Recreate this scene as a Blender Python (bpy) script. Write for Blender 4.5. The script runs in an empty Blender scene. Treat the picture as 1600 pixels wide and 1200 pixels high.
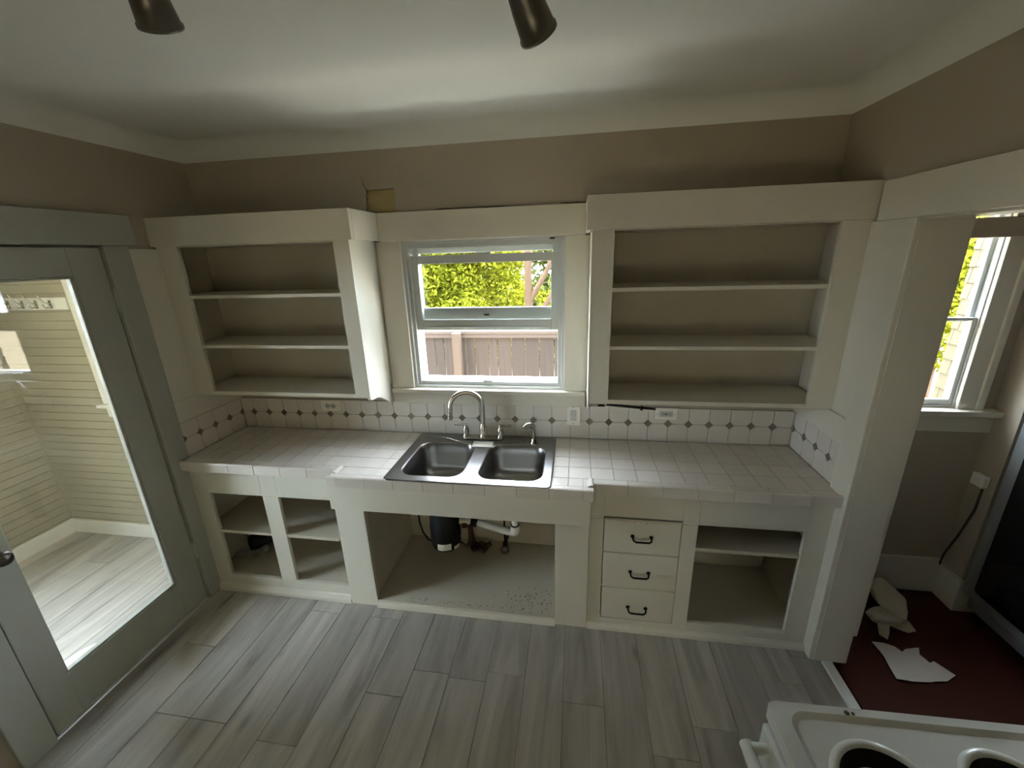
import bpy, math, random
from mathutils import Vector, Matrix
random.seed(7)
R = math.radians
S = bpy.context.scene
C = S.collection
# ------------------------------------------------------------------ camera, sky, sun, exposure
CAM = Vector((0.3414, -2.2864, 1.948))
yaw, pitch, roll, FPX = R(-9.194), R(17.417), R(-1.799), 645.6
fw = Vector((math.sin(yaw)*math.cos(pitch), math.cos(yaw)*math.cos(pitch), -math.sin(pitch)))
rt = Vector((math.cos(yaw), -math.sin(yaw), 0)); up = rt.cross(fw)
r2 = math.cos(roll)*rt + math.sin(roll)*up; u2 = -math.sin(roll)*rt + math.cos(roll)*up
cam = bpy.data.cameras.new('camera'); camo = bpy.data.objects.new('camera', cam); C.objects.link(camo)
M = Matrix((r2, u2, -fw)).transposed().to_4x4(); M.translation = CAM
camo.matrix_world = M
cam.sensor_fit = 'HORIZONTAL'; cam.sensor_width = 36; cam.lens = FPX/1600*36; cam.clip_start = .02
S.camera = camo

w = bpy.data.worlds.new('sky'); S.world = w; w.use_nodes = True
bg = w.node_tree.nodes['Background']
bg.inputs['Color'].default_value = (.85, .95, 1.08, 1)
bg.inputs['Strength'].default_value = 16.0
sun = bpy.data.lights.new('sun', 'SUN'); suno = bpy.data.objects.new('sun', sun); C.objects.link(suno)
sun.energy = 66; sun.angle = R(1); sun.color = (1, .93, .78)
suno.rotation_euler = Vector((-.04, -.21, -.977)).to_track_quat('-Z', 'Y').to_euler()
suno.location = (1, 5, 12)

S.view_settings.view_transform = 'Standard'; S.view_settings.look = 'None'
S.view_settings.exposure = 0.8; S.view_settings.gamma = 1.0; S.view_settings.use_curve_mapping = False
S.cycles.use_denoising = True
S.cycles.max_bounces = 12; S.cycles.diffuse_bounces = 8; S.cycles.transparent_max_bounces = 16
S.cycles.sample_clamp_indirect = 8
S.cycles.caustics_reflective = False; S.cycles.caustics_refractive = False

# ------------------------------------------------------------------ materials
MATS = {}
def mat(name, col, rough=.5, metal=0, spec=.5, var=0, noise=None, bump=None, coat=0):
    """principled; var = brightness change per object; noise = (scale xyz, amount, dark colour); bump = (scale, strength)"""
    m = bpy.data.materials.new(name); m.use_nodes = True; MATS[name] = m
    nt = m.node_tree; N = nt.nodes; L = nt.links; b = N['Principled BSDF']
    b.inputs['Roughness'].default_value = rough; b.inputs['Metallic'].default_value = metal
    b.inputs['Specular IOR Level'].default_value = spec
    if coat: b.inputs['Coat Weight'].default_value = coat; b.inputs['Coat Roughness'].default_value = .1
    b.inputs['Base Color'].default_value = (*col, 1)
    out = None
    tc = N.new('ShaderNodeTexCoord')
    if noise:
        sc, amt, dark = noise
        mp = N.new('ShaderNodeMapping'); mp.inputs['Scale'].default_value = sc
        geo = N.new('ShaderNodeNewGeometry'); L.new(geo.outputs['Position'], mp.inputs['Vector'])
        no = N.new('ShaderNodeTexNoise'); no.inputs['Scale'].default_value = 1; no.inputs['Detail'].default_value = 6
        L.new(mp.outputs[0], no.inputs['Vector'])
        rp = N.new('ShaderNodeMapRange'); rp.inputs[1].default_value = .42; rp.inputs[2].default_value = .72
        rp.inputs[3].default_value = 0; rp.inputs[4].default_value = amt
        L.new(no.outputs['Fac'], rp.inputs[0])
        mx = N.new('ShaderNodeMix'); mx.data_type = 'RGBA'
        mx.inputs['A'].default_value = (*col, 1); mx.inputs['B'].default_value = (*dark, 1)
        L.new(rp.outputs[0], mx.inputs['Factor']); out = mx.outputs['Result']
    if var:
        oi = N.new('ShaderNodeObjectInfo'); mr = N.new('ShaderNodeMapRange')
        mr.inputs[3].default_value = 1-var; mr.inputs[4].default_value = 1+var
        L.new(oi.outputs['Random'], mr.inputs[0])
        hs = N.new('ShaderNodeHueSaturation'); L.new(mr.outputs[0], hs.inputs['Value'])
        if out: L.new(out, hs.inputs['Color'])
        else: hs.inputs['Color'].default_value = (*col, 1)
        out = hs.outputs['Color']
    if out: L.new(out, b.inputs['Base Color'])
    if bump:
        no2 = N.new('ShaderNodeTexNoise'); no2.inputs['Scale'].default_value = bump[0]; no2.inputs['Detail'].default_value = 3
        g2 = N.new('ShaderNodeNewGeometry'); L.new(g2.outputs['Position'], no2.inputs['Vector'])
        bp = N.new('ShaderNodeBump'); bp.inputs['Strength'].default_value = bump[1]; bp.inputs['Distance'].default_value = .01
        L.new(no2.outputs['Fac'], bp.inputs['Height']); L.new(bp.outputs[0], b.inputs['Normal'])
    return m
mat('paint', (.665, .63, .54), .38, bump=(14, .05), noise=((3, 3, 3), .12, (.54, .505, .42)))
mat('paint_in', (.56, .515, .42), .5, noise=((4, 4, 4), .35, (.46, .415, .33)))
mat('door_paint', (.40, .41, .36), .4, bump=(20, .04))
mat('wall', (.42, .365, .285), .75, bump=(60, .05), noise=((1.2, 1.2, 1.2), .25, (.36, .31, .24)))
mat('ceil', (.74, .74, .70), .8, bump=(50, .05))
mat('grout', (.42, .39, .34), .85)
mat('tile', (.70, .655, .595), .16, var=.035, noise=((9, 9, 9), .12, (.62, .57, .51)))
mat('edge_tile', (.68, .63, .565), .16, var=.05, noise=((7, 7, 7), .25, (.58, .52, .45)))
mat('accent', (.20, .165, .135), .25, var=.08)
mat('steel', (.27, .265, .255), .3, 1, bump=(180, .02))
mat('nickel', (.52, .49, .43), .25, 1)
mat('darkmetal', (.10, .09, .075), .35, .8)
mat('bronze', (.15, .135, .115), .36, .9)
mat('black', (.008, .008, .008), .5, spec=.2)
mat('blackglass', (.006, .006, .007), .07)
mat('silver', (.36, .38, .38), .4, .6)
mat('enamel', (.58, .59, .56), .18)
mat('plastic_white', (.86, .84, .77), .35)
mat('pvc', (.72, .70, .64), .4, noise=((20, 20, 20), .4, (.5, .46, .38)))
mat('rust', (.11, .04, .022), .7, noise=((30, 30, 30), .6, (.04, .018, .012)))
mat('paper', (.60, .55, .48), .8, bump=(25, .3))
mat('bagpaper', (.56, .50, .40), .7, bump=(30, .4))
mat('clearwrap', (.35, .34, .31), .2)
mat('vinyl', (.56, .58, .56), .35)
mat('alu', (.75, .76, .78), .3, .9)
mat('redfloor', (.055, .014, .006), .7, spec=.15, noise=((5, 5, 5), .4, (.04, .01, .005)))
mat('board', (.42, .34, .16), .8, noise=((8, 8, 30), .4, (.33, .26, .12)))
mat('crack', (.05, .04, .03), .9)
mat('siding', (.39, .36, .27), .5, var=.03)
mat('dirt', (.10, .08, .06), .9)
mat('trimwhite', (.78, .78, .74), .4)
mat('subfloor', (.10, .09, .08), .9)
mat('fence', (.026, .018, .0155), .85, var=.22, noise=((38, 16, 1.6), .85, (.015, .011, .0095)), bump=(40, .3))
mat('fencerail', (.05, .038, .034), .85, noise=((3, 16, 16), .4, (.06, .048, .044)))
mat('fencepost', (.048, .033, .024), .85, noise=((16, 16, 1), .4, (.058, .042, .033)))
mat('bark', (.10, .055, .03), .9, noise=((14, 14, 4), .6, (.05, .028, .016)), bump=(30, .6))
mat('shingle', (.075, .064, .040), .85, var=.1)
mat('stucco', (.36, .32, .22), .85)
mat('roofing', (.12, .115, .11), .9)
mat('concrete', (.64, .63, .60), .8, noise=((6, 6, 6), .3, (.42, .40, .36)))
mat('soil', (.16, .13, .09), .95, noise=((2, 2, 2), .6, (.08, .09, .04)))
mat('labelwhite', (.72, .70, .64), .5, noise=((130, 130, 130), .8, (.30, .24, .12)))

def plank_mat():
    m = mat('plank', (.3, .28, .26), .42)
    nt = m.node_tree; N = nt.nodes; L = nt.links; b = N['Principled BSDF']
    oi = N.new('ShaderNodeObjectInfo'); geo = N.new('ShaderNodeNewGeometry')
    ad = N.new('ShaderNodeVectorMath'); ad.operation = 'MULTIPLY_ADD'
    ad.inputs[1].default_value = (7, 5, 3); L.new(oi.outputs['Random'], ad.inputs[0]); L.new(geo.outputs['Position'], ad.inputs[2])
    mp = N.new('ShaderNodeMapping'); mp.inputs['Scale'].default_value = (8, .8, 1); L.new(ad.outputs[0], mp.inputs['Vector'])
    n1 = N.new('ShaderNodeTexNoise'); n1.inputs['Scale'].default_value = 1; n1.inputs['Detail'].default_value = 6; n1.inputs['Roughness'].default_value = .6
    n1.inputs['Distortion'].default_value = 1.2
    L.new(mp.outputs[0], n1.inputs['Vector'])
    cr = N.new('ShaderNodeValToRGB'); e = cr.color_ramp.elements
    e[0].position = .24; e[0].color = (.20, .18, .16, 1); e[1].position = .66; e[1].color = (.52, .49, .445, 1)
    k = cr.color_ramp.elements.new(.42); k.color = (.37, .35, .315, 1)
    L.new(n1.outputs['Fac'], cr.inputs[0])
    mp2 = N.new('ShaderNodeMapping'); mp2.inputs['Scale'].default_value = (70, 5, 1); L.new(ad.outputs[0], mp2.inputs['Vector'])
    n2 = N.new('ShaderNodeTexNoise'); n2.inputs['Scale'].default_value = 1; n2.inputs['Detail'].default_value = 3; L.new(mp2.outputs[0], n2.inputs['Vector'])
    # a few dark knots
    mp3 = N.new('ShaderNodeMapping'); mp3.inputs['Scale'].default_value = (5.5, 2.1, 1); L.new(ad.outputs[0], mp3.inputs['Vector'])
    vo = N.new('ShaderNodeTexVoronoi'); vo.inputs['Scale'].default_value = 1; L.new(mp3.outputs[0], vo.inputs['Vector'])
    kn = N.new('ShaderNodeMapRange'); kn.inputs[1].default_value = .03; kn.inputs[2].default_value = .14; kn.inputs[3].default_value = .62; kn.inputs[4].default_value = 1
    L.new(vo.outputs['Distance'], kn.inputs[0])
    mr = N.new('ShaderNodeMapRange'); mr.inputs[3].default_value = .92; mr.inputs[4].default_value = 1.08; L.new(n2.outputs['Fac'], mr.inputs[0])
    rr = N.new('ShaderNodeMapRange'); rr.inputs[3].default_value = .86; rr.inputs[4].default_value = 1.12; L.new(oi.outputs['Random'], rr.inputs[0])
    mu = N.new('ShaderNodeMath'); mu.operation = 'MULTIPLY'; L.new(mr.outputs[0], mu.inputs[0]); L.new(rr.outputs[0], mu.inputs[1])
    mu2 = N.new('ShaderNodeMath'); mu2.operation = 'MULTIPLY'; L.new(mu.outputs[0], mu2.inputs[0]); L.new(kn.outputs[0], mu2.inputs[1])
    hs = N.new('ShaderNodeHueSaturation'); L.new(mu2.outputs[0], hs.inputs['Value']); L.new(cr.outputs[0], hs.inputs['Color'])
    L.new(hs.outputs[0], b.inputs['Base Color'])
    bp = N.new('ShaderNodeBump'); bp.inputs['Strength'].default_value = .12; bp.inputs['Distance'].default_value = .004
    L.new(n2.outputs['Fac'], bp.inputs['Height']); L.new(bp.outputs[0], b.inputs['Normal'])
plank_mat()
def glass_mat(name, tint=(.97, .985, .98)):
    m = bpy.data.materials.new(name); m.use_nodes = True; MATS[name] = m
    nt = m.node_tree; N = nt.nodes; L = nt.links
    N.remove(N['Principled BSDF'])
    t = N.new('ShaderNodeBsdfTransparent'); t.inputs[0].default_value = (*tint, 1)
    g = N.new('ShaderNodeBsdfGlossy'); g.inputs['Roughness'].default_value = .0
    lw = N.new('ShaderNodeLayerWeight'); lw.inputs['Blend'].default_value = .5      # Schlick: .04 + .96 (1-cos)^5
    pw = N.new('ShaderNodeMath'); pw.operation = 'POWER'; pw.inputs[1].default_value = 5; L.new(lw.outputs['Facing'], pw.inputs[0])
    f = N.new('ShaderNodeMath'); f.operation = 'MULTIPLY_ADD'; f.inputs[1].default_value = .96; f.inputs[2].default_value = .04; L.new(pw.outputs[0], f.inputs[0])
    x = N.new('ShaderNodeMixShader'); L.new(f.outputs[0], x.inputs[0]); L.new(t.outputs[0], x.inputs[1]); L.new(g.outputs[0], x.inputs[2])
    L.new(x.outputs[0], N['Material Output'].inputs['Surface'])
glass_mat('glass')
def leaf_mat(name, col, var):
    m = bpy.data.materials.new(name); m.use_nodes = True; MATS[name] = m
    nt = m.node_tree; N = nt.nodes; L = nt.links; N.remove(N['Principled BSDF'])
    geo = N.new('ShaderNodeNewGeometry'); no = N.new('ShaderNodeTexNoise'); no.inputs['Scale'].default_value = 2.5
    L.new(geo.outputs['Position'], no.inputs['Vector'])
    hs = N.new('ShaderNodeHueSaturation'); hs.inputs['Color'].default_value = (*col, 1)
    ri = N.new('ShaderNodeMapRange'); ri.inputs[3].default_value = 1-var; ri.inputs[4].default_value = 1+var
    L.new(geo.outputs['Random Per Island'], ri.inputs[0]); L.new(ri.outputs[0], hs.inputs['Value'])
    d = N.new('ShaderNodeBsdfDiffuse'); t = N.new('ShaderNodeBsdfTranslucent')
    L.new(hs.outputs[0], d.inputs[0]); L.new(hs.outputs[0], t.inputs[0])
    x = N.new('ShaderNodeMixShader'); x.inputs[0].default_value = .35
    L.new(d.outputs[0], x.inputs[1]); L.new(t.outputs[0], x.inputs[2]); L.new(x.outputs[0], N['Material Output'].inputs['Surface'])
leaf_mat('leaf', (.215, .225, .02), .7)
leaf_mat('leaf_dark', (.12, .135, .035), .5)

# ------------------------------------------------------------------ mesh helpers
class MB:
    def __init__(s): s.v = []; s.f = []; s.sm = []
    def add(s, vs, fs, smooth=False):
        n = len(s.v); s.v += [tuple(p) for p in vs]
        for f in fs: s.f.append(tuple(i+n for i in f)); s.sm.append(smooth)
        return s
    def box(s, x0, x1, y0, y1, z0, z1):
        vs = [(x, y, z) for z in (z0, z1) for y in (y0, y1) for x in (x0, x1)]
        return s.add(vs, [(0, 2, 3, 1), (4, 5, 7, 6), (0, 1, 5, 4), (2, 6, 7, 3), (0, 4, 6, 2), (1, 3, 7, 5)])
    def prism(s, pts, axis, a, b):
        """polygon pts (2D, counter-clockwise) extruded along axis from a to b"""
        def P(p, t): return {'x': (t, p[0], p[1]), 'y': (p[0], t, p[1]), 'z': (p[0], p[1], t)}[axis]
        n = len(pts); vs = [P(p, a) for p in pts]+[P(p, b) for p in pts]
        fs = [tuple(range(n))[::-1], tuple(range(n, 2*n))]+[(i, (i+1) % n, n+(i+1) % n, n+i) for i in range(n)]
        return s.add(vs, fs)
    def tube(s, pts, r, n=10, caps=True):
        pts = [Vector(p) for p in pts]; rs = r if isinstance(r, (list, tuple)) else [r]*len(pts)
        vs = []; fs = []; a = None
        for i, p in enumerate(pts):
            t = (pts[min(i+1, len(pts)-1)]-pts[max(i-1, 0)]).normalized()
            if a is None:
                a = t.orthogonal().normalized()
            else:
                a = (a-t*a.dot(t)).normalized()
            b = t.cross(a)
            for k in range(n):
                q = 2*math.pi*k/n; vs.append(p+rs[i]*(math.cos(q)*a+math.sin(q)*b))
        for i in range(len(pts)-1):
            for k in range(n): fs.append((i*n+k, i*n+(k+1) % n, (i+1)*n+(k+1) % n, (i+1)*n+k))
        s.add(vs, fs, True)
        if caps:
            m = len(pts)-1
            s.add(vs[:n], [tuple(range(n))[::-1]]); s.add(vs[m*n:], [tuple(range(n))])
        return s
    def lathe(s, prof, base, axis=(0, 0, 1), n=24):
        """prof = [(radius, height)...] about axis from base"""
        ax = Vector(axis).normalized(); a = ax.orthogonal().normalized(); b = ax.cross(a); base = Vector(base)
        vs = []; fs = []
        for r, h in prof:
            for k in range(n):
                q = 2*math.pi*k/n; vs.append(base+ax*h+r*(math.cos(q)*a+math.sin(q)*b))
        for i in range(len(prof)-1):
            for k in range(n): fs.append((i*n+k, i*n+(k+1) % n, (i+1)*n+(k+1) % n, (i+1)*n+k))
        return s.add(vs, fs, True)
    def build(s, name, m, parent=None, bevel=0, seg=2, loc=None):
        me = bpy.data.meshes.new(name); me.from_pydata(s.v, [], s.f); me.validate(); me.update()
        me.polygons.foreach_set('use_smooth', s.sm[:len(me.polygons)] if len(s.sm) >= len(me.polygons) else [False]*len(me.polygons))
        me.materials.append(MATS[m])
        return link(name, me, parent, bevel, seg, loc)
def link(name, me, parent=None, bevel=0, seg=2, loc=None):
    o = bpy.data.objects.new(name, me); C.objects.link(o)
    if loc: o.location = loc
    if parent: setpar(o, parent)
    if bevel:
        b = o.modifiers.new('bevel', 'BEVEL'); b.width = bevel; b.segments = seg; b.limit_method = 'ANGLE'; b.angle_limit = R(40)
        if hasattr(b, 'harden_normals'): b.harden_normals = False
    return o
WM = {}
def setpar(o, parent):
    o.parent = parent
    m = WM.get(parent.name)
    if m is None:
        m = Matrix.LocRotScale(parent.location, parent.rotation_euler, parent.scale)
    o.matrix_parent_inverse = m.inverted()
def tag(o, label, cat=None, group=None, kind=None):
    o['label'] = label
    if cat: o['category'] = cat
    if group: o['group'] = group
    if kind: o['kind'] = kind
    return o
def thing(name, label, cat, loc=(0, 0, 0), group=None, kind=None):
    o = bpy.data.objects.new(name, None); C.objects.link(o); o.location = loc; o.empty_display_size = .05
    return tag(o, label, cat, group, kind)
def box(name, m, b, parent=None, bevel=.002):
    return MB().box(*b).build(name, m, parent, bevel)
def struct(o, label): o['kind'] = 'structure'; o['label'] = label; return o
def walls(mb, ax, a0, a1, z0, z1, t0, t1, holes):
    """wall slab in the plane ax ('x': runs along x, thickness y; 'y': runs along y, thickness x) with rectangular holes"""
    A = sorted({a0, a1}|{h for H in holes for h in H[:2] if a0 < h < a1}); Z = sorted({z0, z1}|{h for H in holes for h in H[2:] if z0 < h < z1})
    for i in range(len(A)-1):
        for j in range(len(Z)-1):
            ca, cz = (A[i]+A[i+1])/2, (Z[j]+Z[j+1])/2
            if any(h[0] < ca < h[1] and h[2] < cz < h[3] for h in holes): continue
            if ax == 'x': mb.box(A[i], A[i+1], t0, t1, Z[j], Z[j+1])
            else: mb.box(t0, t1, A[i], A[i+1], Z[j], Z[j+1])
    return mb

# ------------------------------------------------------------------ the setting: shell
XL, XR, XR2 = -1.86, 1.52, 1.66       # kitchen walls (right wall is XR..XR2)
YR = -3.65                            # wall behind the photographer
HC, RC = 2.58, .09                    # ceiling, cove radius
WW = (-2.4, -1.1, .6, 2.15)            # unseen mudroom west window, added for fill light (y0, y1, z0, z1)
RW = (-.15, .70, .45, 1.08)             # unseen low window added behind the photographer for fill light
KW = (-.624, .275, 1.193, 2.033)      # sink window
SW = (1.72, 2.245, 1.14, 2.072)       # side room window
MW = (-2.72, -1.99, 1.07, 2.32)        # mudroom back window
HOLE = (-.789, -.632, 2.175, 2.301)
NICHE = (-.85, .31, -.1, .80)
wb = MB()
walls(wb, 'x', XL-.1, 3.4, -.1, 2.7, 0, .016, [KW, SW, HOLE, NICHE])
SWO = (1.6, 2.46, 1.08, 2.12)          # outer rebate of the side window
walls(wb, 'x', XL-.1, 3.4, -.1, 2.7, .016, .06, [KW, SW, NICHE])
walls(wb, 'x', XL-.1, 3.4, -.1, 2.7, .06, .105, [KW, SWO, NICHE])
walls(wb, 'x', XL-.1, 3.4, -.1, 2.7, .105, .16, [KW, SWO])
wall_back = struct(wb.build('wall_back', 'wall'), 'taupe painted back wall above the white cabinets and sink window')
# broken plaster: exposed board and cracks
mb = MB(); n = 16
mb.box(HOLE[0]-.01, HOLE[1]+.01, .010, .0165, HOLE[2], HOLE[3]+.005); mb.build('exposed_board', 'board', wall_back)
def ribbon(name, pts, wd, y, parent, m='crack'):
    mb = MB(); L = []; 
    for i, (x, z) in enumerate(pts):
        ww = wd[i] if isinstance(wd, list) else wd
        L.append((x, z, ww))
    vs = []
    for x, z, ww in L: vs += [(x-ww*.7, y, z-ww*.7), (x+ww*.7, y, z+ww*.7), (x+ww*.7, y+.003, z+ww*.7), (x-ww*.7, y+.003, z-ww*.7)]
    fs = []
    for i in range(len(L)-1):
        for k in range(4): fs.append((i*4+k, i*4+(k+1) % 4, i*4+4+(k+1) % 4, i*4+4+k))
    mb.add(vs, fs); return mb.build(name, m, parent)
ribbon('plaster_crack', [(-.809, 2.364), (-.800, 2.345), (-.803, 2.33), (-.792, 2.31), (-.786, 2.296), (-.793, 2.27), (-.79, 2.25), (-.797, 2.22), (-.797, 2.18)], [.0005, .0015, .0018, .0015, .003, .002, .003, .0022, .003], -.0015, wall_back)
def wavy(x0, x1, z, a, n=14): return [(x0+(x1-x0)*i/n, z+a*random.uniform(-1, 1)) for i in range(n+1)]
ribbon('plaster_crack', [(-.79+.158*i/10, 2.300+random.uniform(-.0015, .0015)) for i in range(11)], .0014, -.001, wall_back)
ribbon('plaster_crack', wavy(-.42, -.02, 2.1885, .001), [.0005]+[.003]*13+[.0005], -.0015, wall_back)
ribbon('plaster_crack', wavy(.25, .375, 2.188, .001, 6), .0028, -.0015, wall_back)

wl = MB(); walls(wl, 'y', YR, 0, -.1, 2.7, XL-.1, XL, [(-1.362, -.574, -.2, 2.046)])
wall_left = struct(wl.build('wall_left', 'wall'), 'taupe painted left wall around the glazed door')
wr = MB(); walls(wr, 'y', YR, 0, -.1, 2.7, XR, XR2, [(-1.42, -.549, -.2, 2.03)])
wall_right = struct(wr.build('wall_right', 'wall'), 'taupe painted right wall with the cased opening')
wq = MB(); walls(wq, 'x', XL-.1, 3.4, -.1, 2.7, YR-.12, YR, [RW])
wall_rear = struct(wq.build('wall_rear', 'wall'), 'taupe painted wall behind the photographer')
we = MB(); walls(we, 'y', YR, 0, -.1, 2.7, 3.3, 3.42, []); we.build('wall_far_right', 'wall')
struct(bpy.data.objects['wall_far_right'], 'far wall of the dim side room')
# ceiling with cove
cb = MB(); rings = []
K = 8
for i in range(K+1):
    th = math.pi/2*i/K; d = RC*(1-math.cos(th)); z = HC-RC+RC*math.sin(th)
    rings.append([(XL+d, -d, z), (XR-d, -d, z), (XR-d, YR+d, z), (XL+d, YR+d, z)])
vs = [p for r in rings for p in r]; fs = []
for i in range(K):
    for k in range(4): fs.append((i*4+k, i*4+(k+1) % 4, i*4+4+(k+1) % 4, i*4+4+k))
fs.append((K*4, K*4+1, K*4+2, K*4+3))
cb.add(vs, fs); cb.sm = [True]*(len(cb.sm)-1)+[False]
struct(cb.build('ceiling', 'ceil'), 'off-white plaster ceiling curving into the kitchen walls')
struct(box('ceiling', 'ceil', (XL-.12, 3.45, YR-.15, .16, 2.7, 2.75), bevel=0), 'upper ceiling slab over kitchen and side room')
struct(box('ceiling', 'ceil', (XR2, 3.3, YR, 0, 2.58, 2.6), bevel=0), 'dim off-white ceiling of the side room')
rf = MB()  # unseen roof, added with overhangs that shade the windows from sun
rf.prism([(YR-.5, 2.76), (.42, 2.76), (-1.6, 4.0)], 'x', XL-.1, 4.6)
rf.prism([(-3.4, 2.61), (.3, 2.61), (.3, 2.65), (-3.4, 2.75)], 'x', -3.9, XL-.1)
struct(rf.build('roof', 'roofing'), 'dark gable roof added over the house to keep sun out of the windows')
# floors
fl = struct(box('floor', 'subfloor', (XL-.1, XR+.09, YR, .1, -.06, -.0075), bevel=0), 'grey wood plank floor of the kitchen')
struct(box('floor', 'redfloor', (XR+.09, 3.3, YR, 0, -.06, -.001), bevel=0), 'dark red-brown floor of the side room')
fm = struct(box('floor', 'subfloor', (-3.55, XL-.1, -3.0, -.1, -.06, -.0075), bevel=0), 'grey wood plank floor of the mudroom')
pk = {}
def plank(x0, x1, y0, y1, par):
    key = (round(x1-x0, 3), round(y1-y0, 3))
    if key not in pk:
        a, b = (x1-x0)/2-.0009, (y1-y0)/2-.0009
        me = MB().box(-a, a, -b, b, -.007, 0).build('plank', 'plank', None)
        pk[key] = me.data; bpy.data.objects.remove(me)
    link('plank', pk[key], par, .0012, 1, ((x0+x1)/2, (y0+y1)/2, 0))
ends = {-2: -1.203, -3: -1.203, 0: -1.244, 2: -.992, 5: -.82, 7: -.915}
PW = .184
for k in range(-15, 15):
    x0 = -.981+PW*k
    for par, lo, hi, ylo, yhi in ((fl, XL-.005, XR+.03, -3.6, -.46), (fm, -3.49, XL-.1, -2.98, -.1)):
        a, b = max(x0, lo), min(x0+PW, hi)
        if b-a < .02: continue
        rnd = random.Random(k*3+(1 if par is fm else 0))
        e = ends.get(k) if par is fl and k in ends else -rnd.uniform(.3, 1.5)
        cuts = sorted({yhi, ylo}|{c for c in [e+1.22*j for j in range(-4, 3)] if ylo+.03 < c < yhi-.03})
        for c0, c1 in zip(cuts[:-1], cuts[1:]): plank(a, b, c0, c1, par)
# threshold strip into the side room
tag(MB().prism([(1.55, 0), (1.603, 0), (1.596, .006), (1.557, .006)], 'y', -1.42, -.56).build('threshold_strip', 'trimwhite'), 'worn pale strip where grey planks meet the red-brown floor', 'threshold strip')

# ------------------------------------------------------------------ trim around the rooms
T = [0]
def trim(b, label, m='paint', bevel=.003, mb=None):
    T[0] += 1
    o = (mb or MB().box(*b)).build('trim_%d' % T[0], m, None, bevel)
    return struct(o, label)
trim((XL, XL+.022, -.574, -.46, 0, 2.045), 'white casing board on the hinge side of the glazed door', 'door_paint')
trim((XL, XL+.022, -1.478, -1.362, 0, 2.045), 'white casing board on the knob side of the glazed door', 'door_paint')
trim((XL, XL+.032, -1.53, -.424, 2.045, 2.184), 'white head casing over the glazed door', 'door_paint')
trim((XL, XL+.012, -.46, -.304, 1.221, 2.03), 'white panel on the left wall between door casing and upper cabinet')
trim((XL, XL+.018, -.46, -.0, 1.10, 1.221), 'white rail above the tiles on the left wall')
trim((XR-.022, XR, -.555, -.425, 0, 2.03), 'white casing board facing the kitchen at the side opening')
trim((XR-.032, XR, -1.55, -.365, 2.03, 2.172), 'white head casing over the side opening')
trim((XR-.012, XR, -.425, -.304, 1.221, 2.03), 'white panel on the right wall beside the upper cabinet')
trim((XR-.02, XR, -.425, 0, 1.10, 1.221), 'white rail above the tiles on the right wall')
trim((XR-.002, XR2+.003, -.557, -.549, 0, 2.03), 'white jamb board at the end of the right wall', bevel=.001)
trim((XR-.002, XR2+.003, -1.42, -1.412, 0, 2.03), 'white jamb board on the near side of the side opening', bevel=.001)
trim((XR-.002, XR2+.003, -1.42, -.549, 2.022, 2.031), 'white head jamb of the side opening', bevel=.001)
trim((XR2, XR2+.02, -.555, -.44, .17, 2.03), 'short white casing facing the side room, ending above the floor')
trim((XR-.022, XR, -1.54, -1.42, 0, 2.03), 'white casing board on the near side of the side opening')
# kitchen window surround
trim((-.763, KW[0], -.022, 0, 1.193, KW[3]), 'flat white casing left of the sink window')
trim((KW[1], .402, -.022, 0, 1.193, KW[3]), 'flat white casing right of the sink window')
trim((-.731, .378, -.042, 0, KW[3], 2.18), 'white header board over the sink window between the cabinets')
trim((-.757, .395, -.052, .03, 1.168, 1.193), 'white window stool board under the sink window')
trim((-.757, .395, -.024, 0, 1.095, 1.168), 'white apron board under the sink window stool')

# ------------------------------------------------------------------ windows
def pane(name, b, par): return MB().box(*b).build(name, 'glass', par)
def frame_rect(mb, x0, x1, z0, z1, y0, y1, t, tb=None, tt=None):
    tb = tb or t; tt = tt or t
    mb.box(x0, x0+t, y0, y1, z0, z1); mb.box(x1-t, x1, y0, y1, z0, z1)
    mb.box(x0+t, x1-t, y0, y1, z0, z0+tb); mb.box(x0+t, x1-t, y0, y1, z1-tt, z1); return mb
x0, x1, z0, z1 = KW
win = thing('window_1', 'white vinyl single-hung window over the sink with its lower sash raised', None, ((x0+x1)/2, .05, z0), kind='structure')
frame_rect(MB(), x0, x1, z0, z1, -.006, .008, .018, .016, .016).build('stop_moulding', 'vinyl', win, .003)
frame_rect(MB(), x0+.012, x1-.012, z0+.008, z1-.012, .008, .13, .026, .03, .028).build('window_frame', 'vinyl', win, .003)
# upper sash (outer) and raised lower sash (inner)
us = frame_rect(MB(), x0+.036, x1-.036, 1.585, 1.995, .07, .105, .032, .075, .03).build('upper_sash', 'vinyl', win, .003)
pane('pane', (x0+.066, x1-.066, .086, .09, 1.655, 1.968), us)
ls = frame_rect(MB(), x0+.034, x1-.034, 1.538, 1.955, .022, .06, .042, .06, .045).build('raised_sash', 'vinyl', win, .004)
pane('pane', (x0+.075, x1-.075, .038, .042, 1.595, 1.912), ls)
box('sash_lift', 'vinyl', (x0+.09, x1-.09, .014, .022, 1.552, 1.560), ls, .002)
box('sash_lock', 'vinyl', (-.21, -.13, .025, .062, 1.955, 1.966), ls, .003)
box('keeper', 'darkmetal', (-.19, -.16, .055, .069, 1.615, 1.625), us, .002)
MB().lathe([(0, .012), (.03, .011), (.036, .006), (.036, 0)], (-.175, .035, z0+.04), n=20).build('sill_latch', 'vinyl', win)
# small black bracket on the head
tag(box('blind_bracket', 'black', (.195, .222, -.012, -.002, 2.018, 2.026), None, .001), 'tiny black blind bracket at the top right of the sink window', 'bracket')

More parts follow.
